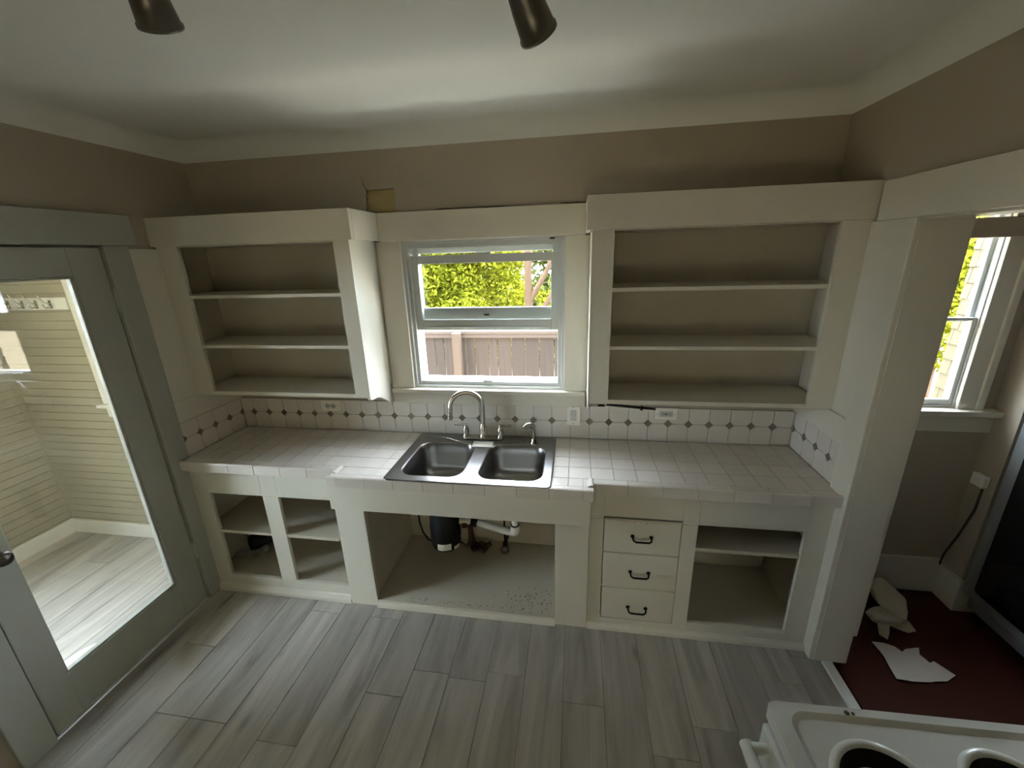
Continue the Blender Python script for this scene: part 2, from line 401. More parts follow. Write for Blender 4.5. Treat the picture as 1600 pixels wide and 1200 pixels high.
x0, x1, z0, z1 = SW
win2 = thing('window_2', 'white framed window in the dim side room seen through the opening', None, ((x0+x1)/2, .05, z0), kind='structure')
frame_rect(MB(), x0, x1, z0, z1, .0, .07, .006).build('window_frame', 'vinyl', win2, .001)
lo2 = frame_rect(MB(), x0+.006, x1-.006, z0+.006, 1.592, .008, .03, .018, .03, .014).build('lower_sash', 'vinyl', win2, .002)
pane('pane', (x0+.02, x1-.02, .017, .020, z0+.03, 1.582), lo2)
up2 = frame_rect(MB(), x0+.006, x1-.006, 1.57, z1-.004, .032, .054, .018, .014, .012).build('upper_sash', 'vinyl', win2, .002)
pane('pane', (x0+.02, x1-.02, .042, .045, 1.58, z1-.012), up2)
trim((x1, x1+.085, -.022, 0, z0-.03, z1+.0), 'casing board right of the side room window')
trim((x1+.075, x1+.105, -.035, 0, z0-.03, z1+.0), 'outer moulding right of the side room window')
trim((x0-.11, x0, -.022, 0, z0-.03, z1), 'casing board left of the side room window')
trim((x0-.13, x1+.195, -.06, .0, z0-.035, z0-.005), 'white sill ledge of the side room window')
trim((x0-.11, x1+.22, -.02, 0, z0-.13, z0-.035), 'apron board under the side room window sill')
trim((x0-.11, x1+.105, -.022, 0, z1, z1+.12), 'head casing of the side room window')
tag(box('blind_cassette', 'wall', (x0-.03, x1+.05, -.060, -.022, 1.955, 2.04), None, .004), 'brown roller blind box across the top of the side room window', 'window blind')

x0, x1, z0, z1 = MW
win3 = thing('window_3', 'white cased mudroom window at the edge of the door glass', None, ((x0+x1)/2, -.05, z0), kind='structure')
frame_rect(MB(), x0, x1, z0, z1, -.09, .04, .02).build('window_frame', 'vinyl', win3, .002)
s3 = frame_rect(MB(), x0+.02, x1-.02, z0+.02, z1-.02, -.04, 0, .035).build('sash', 'vinyl', win3, .002)
pane('pane', (x0+.05, x1-.05, -.022, -.018, z0+.05, z1-.05), s3)
trim((x0-.078, x0, -.122, -.1, z0, z1+.11), 'bright white casing beside the hook rack in the mudroom', 'trimwhite')
trim((x1, x1+.04, -.122, -.1, z0, z1+.11), 'white casing on the kitchen side of the mudroom window', 'trimwhite')
trim((x0, x1, -.122, -.1, z1, z1+.11), 'white head casing of the mudroom window', 'trimwhite')
trim((x0-.105, x1+.04, -.15, -.1, z0-.022, z0), 'white sill of the mudroom window', 'trimwhite')
trim((x0-.07, x1+.04, -.12, -.1, z0-.095, z0-.022), 'white apron under the mudroom window sill', 'trimwhite')


w4 = thing('fill_window_far', 'white framed window added in the far mudroom wall for fill light', None, (-3.55, -1.55, WW[2]), kind='structure')
mb = MB(); t = .04
mb.box(-3.6, -3.52, WW[0], WW[0]+t, WW[2], WW[3]); mb.box(-3.6, -3.52, WW[1]-t, WW[1], WW[2], WW[3]); mb.box(-3.6, -3.52, WW[0]+t, WW[1]-t, WW[2], WW[2]+t); mb.box(-3.6, -3.52, WW[0]+t, WW[1]-t, WW[3]-t, WW[3])
mb.build('window_frame', 'vinyl', w4, .003)
pane('pane', (-3.562, -3.558, WW[0]+t, WW[1]-t, WW[2]+t, WW[3]-t), w4)
w5 = thing('fill_window_rear', 'low white framed window added behind the photographer for fill light', None, (.3, YR-.05, RW[2]), kind='structure')
frame_rect(MB(), RW[0], RW[1], RW[2], RW[3], YR-.1, YR-.02, .03).build('window_frame', 'vinyl', w5, .003)
pane('pane', (RW[0]+.03, RW[1]-.03, YR-.062, YR-.058, RW[2]+.03, RW[3]-.03), w5)

# ------------------------------------------------------------------ glazed door
door = thing('door_1', 'white full-glass hinged door in the left wall, closed', None, (XL, -.97, 0), kind='structure')
dx0, dx1 = XL-.032, XL+.006
Y0, Y1, GT, GB = -1.353, -.583, 1.914, .236
gy0, gy1 = -1.249, -.72
lf = MB()
lf.box(dx0, dx1, Y0, gy0, .014, 2.034); lf.box(dx0, dx1, gy1, Y1, .014, 2.034)
lf.box(dx0, dx1, gy0, gy1, .014, GB); lf.box(dx0, dx1, gy0, gy1, GT, 2.034)
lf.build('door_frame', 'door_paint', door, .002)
gl = MB(); g = .012
for (a, b, c, d) in ((gy0, gy0+g, GB, GT), (gy1-g, gy1, GB, GT), (gy0+g, gy1-g, GB, GB+g), (gy0+g, gy1-g, GT-g, GT)): gl.box(dx0+.006, dx1-.006, a, b, c, d)
gl.build('glazing_bead', 'door_paint', door, .003)
MB().box(XL-.016, XL-.011, gy0+.004, gy1-.004, GB+.004, GT-.004).build('pane', 'glass', door)
for zc in (1.79, .345):
    h = MB(); h.tube([(XL+.012, -.578, zc-.05), (XL+.012, -.578, zc+.05)], .0075, 10)
    h.box(XL+.004, XL+.0075, -.615, -.582, zc-.045, zc+.045)
    hg = h.build('hinge', 'door_paint', door)
    MB().lathe([(0, .064), (.006, .061), (.008, .054), (.005, .05)], (XL+.012, -.578, zc), n=10).build('finial', 'door_paint', hg)
kb = MB(); kb.lathe([(.028, 0), (.028, .006), (.012, .012), (.011, .035), (.024, .045), (.029, .057), (.024, .07), (0, .075)], (dx1, -1.298, .9), (1, 0, 0), 20)
kb.build('knob', 'darkmetal', door)
box('door_sweep', 'alu', (dx1-.002, dx1+.004, Y0+.004, Y1-.004, .008, .022), door, .001)
tag(MB().prism([(XL-.1, 0), (XL+.012, 0), (XL+.006, .007), (XL-.09, .007)], 'y', -1.362, -.574).build('door_threshold', 'alu'), 'bright metal threshold strip under the glazed door', 'threshold')
jm = MB(); jm.box(XL-.1, XL, -.576, -.574, 0, 2.046); jm.box(XL-.1, XL, -1.362, -1.36, 0, 2.046); jm.box(XL-.1, XL, -1.36, -.576, 2.044, 2.046)
jm.box(XL-.058, XL-.034, -.600, -.576, 0, 2.044); jm.box(XL-.058, XL-.034, -1.36, -1.336, 0, 2.044); jm.box(XL-.058, XL-.034, -1.336, -.6, 2.018, 2.044)  # stop strips added to block mudroom light in the door gap
struct(jm.build('trim_door_jamb', 'door_paint'), 'thin white jamb lining of the glazed door')

# ------------------------------------------------------------------ mudroom beyond the door
mw = MB(); walls(mw, 'x', -3.6, XL-.1, -.1, 2.6, -.088, .05, [MW]); wmb = struct(mw.build('wall_mudroom_back', 'siding'), 'cream horizontal board wall of the mudroom facing the photographer')
mw = MB(); walls(mw, 'y', -3.0, -.088, -.1, 2.6, -3.6, -3.502, [WW]); wmw = struct(mw.build('wall_mudroom_far', 'siding'), 'cream board wall at the far side of the mudroom')
struct(box('wall_mudroom_front', 'siding', (-3.6, XL-.1, -3.1, -3.0, -.1, 2.6), bevel=0), 'cream wall of the mudroom nearest the photographer')
struct(box('ceiling', 'ceil', (-3.6, XL-.1, -3.1, .05, 2.5, 2.6), bevel=0), 'off-white ceiling of the mudroom')
BH = .058
bcache = {}
def slat(par, ax, a0, a1, z):
    key = (ax, round(a1-a0, 3))
    if key not in bcache:
        h = (a1-a0)/2; b = BH/2
        pr = [(-.0, -b), (-.008, -b), (-.012, -b+.004), (-.012, b-.0005), (-.0, b)]
        mb = MB()
        if ax == 'x': mb.prism([(p[0], p[1]) for p in pr], 'x', -h, h)
        else: mb.prism([(-p[0], p[1]) for p in pr][::-1], 'y', -h, h)
        o = mb.build('board', 'siding', None); bcache[key] = o.data; bpy.data.objects.remove(o)
    c = (a0+a1)/2
    link('board', bcache[key], par, 0, 1, (c, -.088, z) if ax == 'x' else (-3.502, c, z))
z = .03
while z < 2.49:
    segs = [(-3.49, XL-.1)]
    if MW[2]-.1 < z < MW[3]+.11: segs = [(-3.49, MW[0]-.08)]
    for a, b in segs: slat(wmb, 'x', a, b, z)
    slat(wmw, 'y', WW[1] if WW[2]-.05 < z < WW[3]+.05 else -2.98, -.1, z)
    z += BH
struct(box('baseboard_mudroom_back', 'trimwhite', (-3.49, XL-.1, -.122, -.1, 0, .108), bevel=.004), 'white baseboard along the cream mudroom wall under the hooks')
struct(box('baseboard_mudroom_far', 'trimwhite', (-3.492, -3.468, -3.0, -.122, 0, .108), bevel=.004), 'white baseboard along the far mudroom wall')
rk = thing('hook_rack', 'white coat hook rail on the cream mudroom wall', 'hook rack', (-3.12, -.1, 1.70))
box('rail', 'trimwhite', (-3.42, -2.812, -.122, -.1, 1.700, 1.776), rk, .004)
for hx in (-2.935, -3.045, -3.153, -3.262, -3.372):
    h = MB(); y = -.122; zc = 1.735
    h.tube([(hx, y, zc+.005), (hx, y-.012, zc+.004), (hx, y-.03, zc+.016), (hx-.004, y-.045, zc+.045), (hx-.006, y-.05, zc+.066)], [.006, .005, .0045, .004, .005], 8)
    h.tube([(hx, y, zc-.006), (hx, y-.014, zc-.018), (hx, y-.03, zc-.02), (hx, y-.04, zc-.006), (hx, y-.04, zc+.004)], [.006, .005, .0045, .004, .005], 8)
    h.box(hx-.009, hx+.009, y-.004, y, zc-.025, zc+.025)
    h.build('hook', 'nickel', rk)
ov = MB(); ov.lathe([(0, .004), (.03, .0045), (.048, .006), (.05, .003), (.048, 0)], (0, 0, 0), n=32)  # spot of sunlight on the floor, modelled as a flat white disc
o = ov.build('sun_spot_disc', 'plastic_white'); o.location = (-2.2, -1.0, 0); o.scale = (.85, 1.7, 1); o.rotation_euler = (0, 0, R(-25))
tag(o, 'small white oval lid standing in for a sun spot on the mudroom floor just behind the door glass', 'disc')

# ------------------------------------------------------------------ base cabinets
FY = -.493
def panel_frame(mb, x0, x1, z0, z1, y0, y1, holes): return walls(mb, 'x', x0, x1, z0, z1, y0, y1, holes)
cl = thing('base_cabinet', 'open white base cabinet with two doorless bays left of the sink cabinet', 'cabinet', (-1.4, -.25, 0))
panel_frame(MB(), XL+.002, -.95, 0, .848, FY, FY+.02, [(-1.737, -1.396, .112, .689), (-1.298, -.955+.0, .112, .689)]).build('face_frame', 'paint', cl, .0015)
mb = MB(); mb.box(XL+.002, XL+.018, FY+.02, -.004, .02, .846); mb.box(-.975, -.955, FY+.02, -.004, .02, .846); mb.box(XL+.018, -.975, -.02, -.004, .02, .846)
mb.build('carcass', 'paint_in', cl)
box('bottom_board', 'paint_in', (XL+.018, -.975, FY+.02, -.02, .085, .105), cl, .001)
box('shelf', 'paint_in', (XL+.018, -.975, FY+.004, -.02, .419, .437), cl, .0015)
mb = MB(); mb.box(-1.737, -1.396, FY-.004, FY+.016, .104, .116); mb.box(-1.298, -.957, FY-.004, FY+.016, .104, .116); mb.build('lip', 'paint', cl, .002)
MB().prism([(FY, 0), (FY, .05), (FY-.008, .045), (FY-.018, .02), (FY-.019, 0)], 'x', XL+.024, -.952).build('shoe_moulding', 'paint', cl)
# sink cabinet
cs = thing('sink_cabinet', 'open white sink cabinet with plumbing inside under the stainless sink', 'cabinet', (-.27, -.25, 0))
SY = -.507
box('stile', 'paint', (-.95, -.782, SY, SY+.03, .0, .70), cs); box('stile', 'paint', (.25, .419, SY, SY+.03, .0, .70), cs)
box('apron', 'paint', (-.924, .4195, -.574, SY+.03, .694, .842), cs, .002)
mb = MB(); mb.box(-.95, -.924, SY+.012, SY+.03, .7, .846); mb.build('filler', 'paint', cs)
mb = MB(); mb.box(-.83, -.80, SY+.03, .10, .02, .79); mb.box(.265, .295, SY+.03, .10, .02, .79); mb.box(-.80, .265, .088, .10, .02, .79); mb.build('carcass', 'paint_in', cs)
box('bottom_board', 'paint_in', (-.80, .265, SY+.004, .088, .02, .042), cs, .001)
MB().prism([(SY+.004, 0), (SY+.004, .036), (SY-.006, .034), (SY-.012, .018), (SY-.013, 0)], 'x', -.782, .25).build('toe_moulding', 'paint', cs)
# right cabinet
cr_ = thing('base_cabinet', 'white base cabinet with three drawers beside one open bay, right of the sink cabinet', 'cabinet', (.95, -.25, 0))
panel_frame(MB(), .42, 1.498, 0, .848, FY, FY+.02, [(.490, .861, .07, .702), (.933, 1.40, .085, .685)]).build('face_frame', 'paint', cr_, .0015)
mb = MB(); mb.box(.43, .448, FY+.02, -.004, .02, .846); mb.box(1.48, 1.498, FY+.02, -.004, .02, .846); mb.box(.448, 1.48, -.02, -.004, .02, .846); mb.box(.895, .913, FY+.02, -.02, .05, .846)
mb.build('carcass', 'paint_in', cr_)
box('bottom_board', 'paint_in', (.913, 1.48, FY+.02, -.02, .06, .08), cr_, .001)
box('shelf', 'paint_in', (.913, 1.48, FY+.004, -.02, .532, .552), cr_, .0015)
box('lip', 'paint', (.933, 1.40, FY-.004, FY+.016, .08, .094), cr_, .003)
box('drawer_rail', 'paint', (.49, .861, FY+.006, FY+.02, .490, .503), cr_, 0); box('drawer_rail', 'paint', (.49, .861, FY+.006, FY+.02, .272, .284), cr_, 0)
for (za, zb, hz) in ((.497, .693, .592), (.280, .489, .377), (.074, .272, .150)):
    d = MB().box(.4945, .859, FY-.001, FY+.018, za, zb).build('drawer', 'paint', cr_, .003)
    MB().box(.51, .845, FY+.018, -.06, za+.012, zb-.02).build('drawer_box', 'paint_in', d)
    h = MB(); x0, x1 = .632, .722
    h.tube([(x0, FY-.001, hz+.006), (x0, FY-.016, hz+.006), (x0+.003, FY-.026, hz-.002), (x0+.014, FY-.030, hz-.007), (x1-.014, FY-.030, hz-.007), (x1-.003, FY-.026, hz-.002), (x1, FY-.016, hz+.006), (x1, FY-.001, hz+.006)], .0048, 8)
    for xx in (x0, x1): h.lathe([(.010, 0), (.010, .003), (.007, .006), (0, .007)], (xx, FY-.001, hz+.006), (0, -1, 0), 12)
    h.build('pull', 'black', d)
# worn paint edge along the top drawer
wn = MB()
for i in range(26):
    xx = .50+.35*i/26; dd = .006+.016*abs(math.sin(i*1.7))*random.uniform(.4, 1)*(1 if 3 < i < 23 else .4)
    wn.box(xx, xx+.0135, FY-.0016, FY-.0011, .692-dd, .6935)
wn.build('worn_edge', 'bagpaper', d.parent.children[0] if False else cr_)
MB().prism([(FY, 0), (FY, .036), (FY-.008, .032), (FY-.018, .018), (FY-.019, 0)], 'x', .42, 1.498).build('shoe_moulding', 'paint', cr_)
# grime flecks on the sink cabinet floor
gm = MB()
for i in range(170):
    if i < 120: x, y = random.gauss(.10, .07), -.40+random.gauss(0, .05)
    else: x, y = random.uniform(-.6, .2), random.gauss(-.475, .008)
    if not (-.78 < x < .245 and -.495 < y < .05): continue
    s_ = random.uniform(.001, .0035); gm.box(x-s_, x+s_, y-s_*.7, y+s_*.7, .042, .0428)
g_ = gm.build('grime', 'dirt'); tag(g_, 'dark crumbs scattered on the sink cabinet floor', 'dirt', kind='stuff')

# ------------------------------------------------------------------ upper cabinets
def upper(x0, x1, ox0, ox1, label, side, tx0, tx1):
    c = thing('upper_cabinet', label, 'cabinet', ((x0+x1)/2, -.15, 1.22))
    UY = -.304
    panel_frame(MB(), x0, x1, 1.222, 2.04, UY, UY+.02, [(ox0, ox1, 1.2225, 2.036)]).build('face_frame', 'paint', c, .0015)
    mb = MB()
    mb.box(x0, x0+.018, UY+.02, -.001, 1.222, 2.036); mb.box(x1-.018, x1, UY+.02, -.001, 1.222, 2.036); mb.box(x0+.018, x1-.018, -.012, -.001, 1.222, 2.036)
    mb.box(x0+.018, x1-.018, UY+.02, -.012, 2.034, 2.05)
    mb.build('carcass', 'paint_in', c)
    box('shelf', 'paint', (x0+.018, x1-.018, UY+.001, -.012, 1.222, 1.244), c, .002)
    for zt in (1.787, 1.514): box('shelf', 'paint', (x0+.018, x1-.018, UY+.004, -.012, zt-.018, zt), c, .002)
    # side panel with the scalloped lower end
    xs = (x1, x1+.004) if side == 'r' else (x0-.004, x0)
    pts = [(-.306, 2.04), (-.306, 1.222), (-.295, 1.208), (-.285, 1.206), (-.262, 1.204), (-.226, 1.200), (-.19, 1.188), (-.155, 1.17), (-.12, 1.148), (-.082, 1.126), (-.072, 1.108), (-.06, 1.096), (-.05, 1.096), (-.05, 2.04)]
    if side == 'l': pts = [(-.306, 2.04), (-.306, 1.190), (-.29, 1.18), (-.25, 1.185), (-.2, 1.2), (-.001, 1.2), (-.001, 2.04)]
    MB().prism(pts, 'x', xs[0]-(.012 if side == 'r' else 0), xs[1]+(.0 if side == 'r' else 0)).build('side_panel', 'paint', c)
    mb = MB(); mb.box(tx0, tx1, -.332, -.302, 2.039, 2.18)
    if side == 'r': mb.box(tx1-.02, tx1, -.302, -.0, 2.039, 2.18)
    else: mb.box(tx0, tx0+.02, -.302, -.0, 2.039, 2.18)
    mb.box(tx0+.02, tx1-.02, -.302, -.0, 2.16, 2.178)
    mb.build('cornice', 'paint', c, .002)
upper(XL+.002, -.766, -1.731, -.848, 'open white wall cabinet with two shelves left of the window', 'r', XL+.002, -.731)
upper(.406, XR-.002, .50, 1.403, 'wide open white wall cabinet with two shelves right of the window', 'l', .378, XR-.002)

# ------------------------------------------------------------------ tiled counter
ZC = .893; p = .1095; XD = -1.766
ct = thing('countertop', 'off-white square-tiled countertop stepping out around the sink', 'countertop', (-.17, -.27, .84))
bd = MB()
HOLEX = (-.572, .208, -.565, -.065)
walls_z = []
def slab(mb, x0, x1, y0, y1, z0, z1, hole=None):
    if not hole: mb.box(x0, x1, y0, y1, z0, z1); return
    hx0, hx1, hy0, hy1 = hole
    mb.box(x0, hx0, y0, y1, z0, z1); mb.box(hx1, x1, y0, y1, z0, z1); mb.box(hx0, hx1, y0, hy0, z0, z1); mb.box(hx0, hx1, hy1, y1, z0, z1)
slab(bd, XL+.002, -.904, -.524, -.001, .849, ZC-.0022)
slab(bd, .433, XR-.002, -.524, -.001, .849, ZC-.0022)
slab(bd, -.904, .433, -.588, -.001, .849, ZC-.0022, HOLEX)
bd.build('grout_bed', 'grout', ct)
tcache = {}
G = .0014
def tile_obj(name, m, poly, z0, z1, par, key=None, bev=.0016):
    cx = sum(q[0] for q in poly)/len(poly); cy = sum(q[1] for q in poly)/len(poly)
    k = (m, tuple((round(q[0]-cx, 4), round(q[1]-cy, 4)) for q in poly), round(z1-z0, 4))
    if k not in tcache:
        o = MB().prism([(q[0]-cx, q[1]-cy) for q in poly], 'z', 0, z1-z0).build(name, m, None)
        tcache[k] = o.data; bpy.data.objects.remove(o)
    link(name, tcache[k], par, bev, 2, (cx, cy, z0))
YS = [-.472, -.3625, -.253, -.1435, -.034, -.012]
def rect_minus(r, h):
    x0, x1, y0, y1 = r; a0, a1, b0, b1 = h
    if x1 <= a0 or x0 >= a1 or y1 <= b0 or y0 >= b1: return [(x0, y0), (x1, y0), (x1, y1), (x0, y1)]
    inx0, inx1, iny0, iny1 = x0 >= a0, x1 <= a1, y0 >= b0, y1 <= b1
    if inx0 and inx1 and iny0 and iny1: return None
    if iny0 and iny1:
        if inx1 and not inx0: x1 = a0
        elif inx0 and not inx1: x0 = a1
        return [(x0, y0), (x1, y0), (x1, y1), (x0, y1)]
    if inx0 and inx1:
        if not iny0: y1 = b0
        else: y0 = b1
        return [(x0, y0), (x1, y0), (x1, y1), (x0, y1)]
    if not inx0 and not iny1 and iny0: return [(x0, y0), (a0, y0), (a0, b1), (x1, b1), (x1, y1), (x0, y1)]
    if not inx1 and not iny1 and iny0: return [(x0, b1), (a1, b1), (a1, y0), (x1, y0), (x1, y1), (x0, y1)]
    if not inx0 and not iny0 and iny1: return [(x0, y0), (x1, y0), (x1, b0), (a0, b0), (a0, y1), (x0, y1)]
    return [(x0, y0), (x1, y0), (x1, y1), (a1, y1), (a1, b0), (x0, b0)]
rows = list(zip(YS[:-1], YS[1:]))+[(-.548, -.472)]
for i in range(-1, 31):
    xa, xb = max(XD+p*i, XL+.014), min(XD+p*(i+1), XR-.014)
    if xb-xa < .012: continue
    for (ya, yb) in rows:
        a, b = xa, xb
        if ya < -.5:
            a, b = max(a, -.856), min(b, .385)
            if b-a < .012: continue
        poly = rect_minus((a+G, b-G, ya+G, yb-G), HOLEX)
        if poly is None: continue
        if min(max(q[0] for q in poly)-min(q[0] for q in poly), max(q[1] for q in poly)-min(q[1] for q in poly)) < .008: continue
        tile_obj('tile', 'tile', poly, ZC-.006, ZC, ct)
# V-cap edge tiles: profile in (outward distance d, z), extruded along the edge
ecache = {}
def edge_prof(wd): return [(0, ZC-.006), (wd-.006, ZC-.006), (wd-.006, .846), (wd, .846), (wd, .896), (wd-.003, .9015), (wd-.010, .9035), (wd-.018, .901), (wd-.03, ZC), (0, ZC)]
def edge_x(x0, x1, yin, yout):
    wd = yin-yout; k = (round(x1-x0, 3), round(wd, 3))
    if k not in ecache:
        h = (x1-x0)/2-G*.6
        o = MB().prism([(-d, z) for d, z in edge_prof(wd)], 'x', -h, h).build('edge_tile', 'edge_tile', None)
        ecache[k] = o.data; bpy.data.objects.remove(o)
    link('edge_tile', ecache[k], ct, .0014, 2, ((x0+x1)/2, yin, 0))
def edge_y(y0, y1, xin, sgn, wd=.048):
    h = (y1-y0)/2-G*.6
    pr = [(sgn*d, z) for d, z in edge_prof(wd)]
    MB().prism(pr if sgn < 0 else pr[::-1], 'y', -h, h).build('edge_tile', 'edge_tile', ct, .0014, 2, (xin, (y0+y1)/2, 0))
def run(xa, xb, seam, pitch, yin, yout):
    xs = [xa]+[seam+pitch*k for k in range(-20, 20) if xa+.02 < seam+pitch*k < xb-.02]+[xb]
    for a, b in zip(xs[:-1], xs[1:]): edge_x(a, b, yin, yout)
run(XL+.024, -.904, -1.531, .1565, -.472, -.533)
run(.433, XR-.014, .592, .1555, -.472, -.533)
run(-.904, .433, -.855, .1547, -.548, -.600)
edge_y(-.548, -.476, -.856, -1); edge_y(-.548, -.476, .385, 1)
# backsplash
bs = thing('backsplash', 'off-white tile backsplash with small brown diamonds around the counter', 'backsplash', (-.17, 0, ZC))
mb = MB(); mb.box(XL+.002, XR-.002, -.007, -.001, ZC, 1.098); mb.box(XL+.001, XL+.007, -.455, -.007, ZC, 1.098); mb.box(XR-.007, XR-.001, -.425, -.007, ZC, 1.098)
mb.build('grout_bed', 'grout', bs)
ZD = 1.003
scache = {}
def wtile(ax, a0, a1, z0, z1):
    k = (ax, round(a1-a0, 4), round(z1-z0, 4))
    if k not in scache:
        h, v = (a1-a0)/2-G, (z1-z0)/2-G
        o = {'b': MB().box(-h, h, -.011, -.003, -v, v), 'l': MB().box(.003, .011, -h, h, -v, v), 'r': MB().box(-.011, -.003, -h, h, -v, v)}[ax].build('tile', 'tile', None)
        scache[k] = o.data; bpy.data.objects.remove(o)
    c = (a0+a1)/2; zc = (z0+z1)/2
    link('tile', scache[k], bs, .0014, 2, {'b': (c, 0, zc), 'l': (XL, c, zc), 'r': (XR, c, zc)}[ax])
def wdia(ax, a):
    k = 'd'+ax
    if k not in scache:
        d = .0225; pts = [(-d, 0), (0, -d), (d, 0), (0, d)]
        if ax == 'b': mb = MB().prism(pts[::-1], 'y', -.0128, -.006)
        elif ax == 'l': mb = MB().prism(pts, 'x', .006, .0128)
        else: mb = MB().prism(pts, 'x', -.0128, -.006)
        o = mb.build('accent_tile', 'accent', None); scache[k] = o.data; bpy.data.objects.remove(o)
    link('accent_tile', scache[k], bs, .0008, 1, {'b': (a, 0, ZD), 'l': (XL, a, ZD), 'r': (XR, a, ZD)}[ax])
for i in range(-1, 30):
    a, b = max(XD+p*i, XL+.012), min(XD+p*(i+1), XR-.012)
    if b-a < .01: continue
    wtile('b', a, b, ZC+.001, ZD); wtile('b', a, b, ZD, 1.098)
for i in range(30): wdia('b', XD+p*i)
for ax, y0, ymin, nn in (('l', -.016, -.455, 5), ('r', -.024, -.425, 4)):
    ys = [-.011]+[y0-p*j for j in range(nn) if y0-p*j > ymin]+[ymin]
    for a, b in zip(ys[1:], ys[:-1]):
        if b-a < .008: continue
        wtile(ax, a, b, ZC+.001, ZD); wtile(ax, a, b, ZD, 1.098)
    for j in range(nn): wdia(ax, y0-p*j)

# ------------------------------------------------------------------ sink, faucet, sprayer
sk = thing('sink', 'double-bowl stainless steel drop-in sink', 'sink', (-.18, -.31, .9))
def rrect(x0, x1, y0, y1, r, n=6):
    o = []
    for cx, cy, a0 in ((x1-r, y0+r, -90), (x1-r, y1-r, 0), (x0+r, y1-r, 90), (x0+r, y0+r, 180)):
        for k in range(n+1):
            a = R(a0+90*k/n); o.append((cx+r*math.cos(a), cy+r*math.sin(a)))
    return o
import bmesh
def ring_fill(outer, inners, z, name, m, par):
    bm = bmesh.new(); es = []
    for lp in [outer]+inners:
        vs = [bm.verts.new((q[0], q[1], z)) for q in lp]
        es += [bm.edges.new((vs[i], vs[(i+1) % len(vs)])) for i in range(len(vs))]
    bmesh.ops.triangle_fill(bm, use_beauty=True, use_dissolve=False, edges=es)
    for f in bm.faces:
        if f.normal.z < 0: f.normal_flip()
    me = bpy.data.meshes.new(name); bm.to_mesh(me); bm.free(); me.materials.append(MATS[m])
    return link(name, me, par)
SO = rrect(-.595, .229, -.592, -.038, .022)
B1 = (-.545, -.212, -.548, -.160); B2 = (-.140, .190, -.548, -.160); ZS = .9065
bow = [rrect(*b, .075, 8) for b in (B1, B2)]
ring_fill(SO, bow, ZS, 'deck', 'steel', sk)
# rolled rim
def loft(mb, loops, smooth=True, close=True):
    n = len(loops[0]); vs = [q for l in loops for q in l]; fs = []
    for i in range(len(loops)-1):
        for k in range(n): fs.append((i*n+k, i*n+(k+1) % n, (i+1)*n+(k+1) % n, (i+1)*n+k))
    return mb.add(vs, fs, smooth)
def inset_loop(b, d, r, z, n=8): return [(q[0], q[1], z) for q in rrect(b[0]+d, b[1]-d, b[2]+d, b[3]-d, r, n)]
so = (-.595, .229, -.592, -.038)
mb = MB(); loft(mb, [[(q[0], q[1], zz) for q in rrect(so[0]-d, so[1]+d, so[2]-d, so[3]+d, .022+d, 6)] for d, zz in ((0, ZS), (.004, ZS-.0008), (.006, ZS-.003), (.006, ZC+.001))][::-1])
mb.build('rim', 'steel', sk)
for b in (B1, B2):
    mb = MB()
    loops = [inset_loop(b, d, r, z_) for d, r, z_ in ((0, .075, ZS), (.004, .072, ZS-.002), (.008, .068, ZS-.008), (.014, .066, ZS-.06), (.022, .066, ZS-.13), (.032, .062, ZS-.160), (.050, .055, ZS-.174), (.085, .05, ZS-.179))]
    loft(mb, loops)
    last = loops[-1]; mb.add(last, [tuple(range(len(last)))])
    bw = mb.build('bowl', 'steel', sk)
    cx, cy = (b[0]+b[1])/2, (b[2]+b[3])/2
    MB().lathe([(.042, .0015), (.040, .003), (.036, .002), (.03, -.004), (0, -.006)], (cx, cy, ZS-.1795), n=24).build('drain', 'darkmetal', bw)
# raised bead of the faucet ledge
pts = [(-.56+.05*i, -.135) for i in range(0)]
bead = [(-.555, -.095), (-.50, -.088), (-.44, -.092), (-.40, -.105), (-.36, -.128), (-.32, -.142), (-.26, -.146), (-.18, -.147), (-.11, -.146), (-.06, -.140), (-.02, -.125), (.02, -.108), (.06, -.098)]
MB().tube([(x, y, ZS+.0005) for x, y in bead], .0035, 8).build('ledge_bead', 'steel', sk)
fc = thing('faucet', 'brushed nickel gooseneck faucet with two lever handles', 'faucet', (-.195, -.09, ZS))
mb = MB(); mb.prism(rrect(-.318, -.072, -.118, -.062, .027, 8), 'z', ZS, ZS+.012); mb.build('base_plate', 'nickel', fc, .003)
mb = MB(); mb.lathe([(.026, .012), (.026, .02), (.02, .028), (.023, .05), (.021, .075), (.014, .095), (.0125, .105)], (-.195, -.09, ZS), n=20); mb.build('spout_base', 'nickel', fc)
arc = [(-.195, -.09, ZS+.10), (-.193, -.092, ZS+.20)]
cx_, cz_, rr_ = -.281, 1.125, .088
for k in range(0, 15):
    a = R(5+k*13.0); arc.append((cx_+rr_*math.cos(a), -.095-.004*k, cz_+rr_*.92*math.sin(a)))
arc.append((-.3695, -.152, 1.085)); arc.append((-.371, -.153, 1.066))
MB().tube(arc, .0135, 16).build('gooseneck', 'nickel', fc)
MB().tube([(-.3707, -.153, 1.072), (-.3717, -.154, 1.048)], [.016, .0155], 14).build('aerator', 'nickel', fc)
for hx, s_ in ((-.300, -1), (-.092, 1)):
    mb = MB(); mb.lathe([(.022, .012), (.022, .018), (.016, .026), (.019, .045), (.017, .062), (.010, .074), (.009, .084), (.011, .09), (0, .094)], (hx, -.09, ZS), n=18)
    hd = mb.build('handle', 'nickel', fc)
    MB().tube([(hx, -.09, ZS+.084), (hx+s_*.02, -.09, ZS+.086), (hx+s_*.04, -.092, ZS+.088), (hx+s_*.066, -.094, ZS+.09)], [.007, .0055, .008, .0085], 10).build('lever', 'nickel', hd)
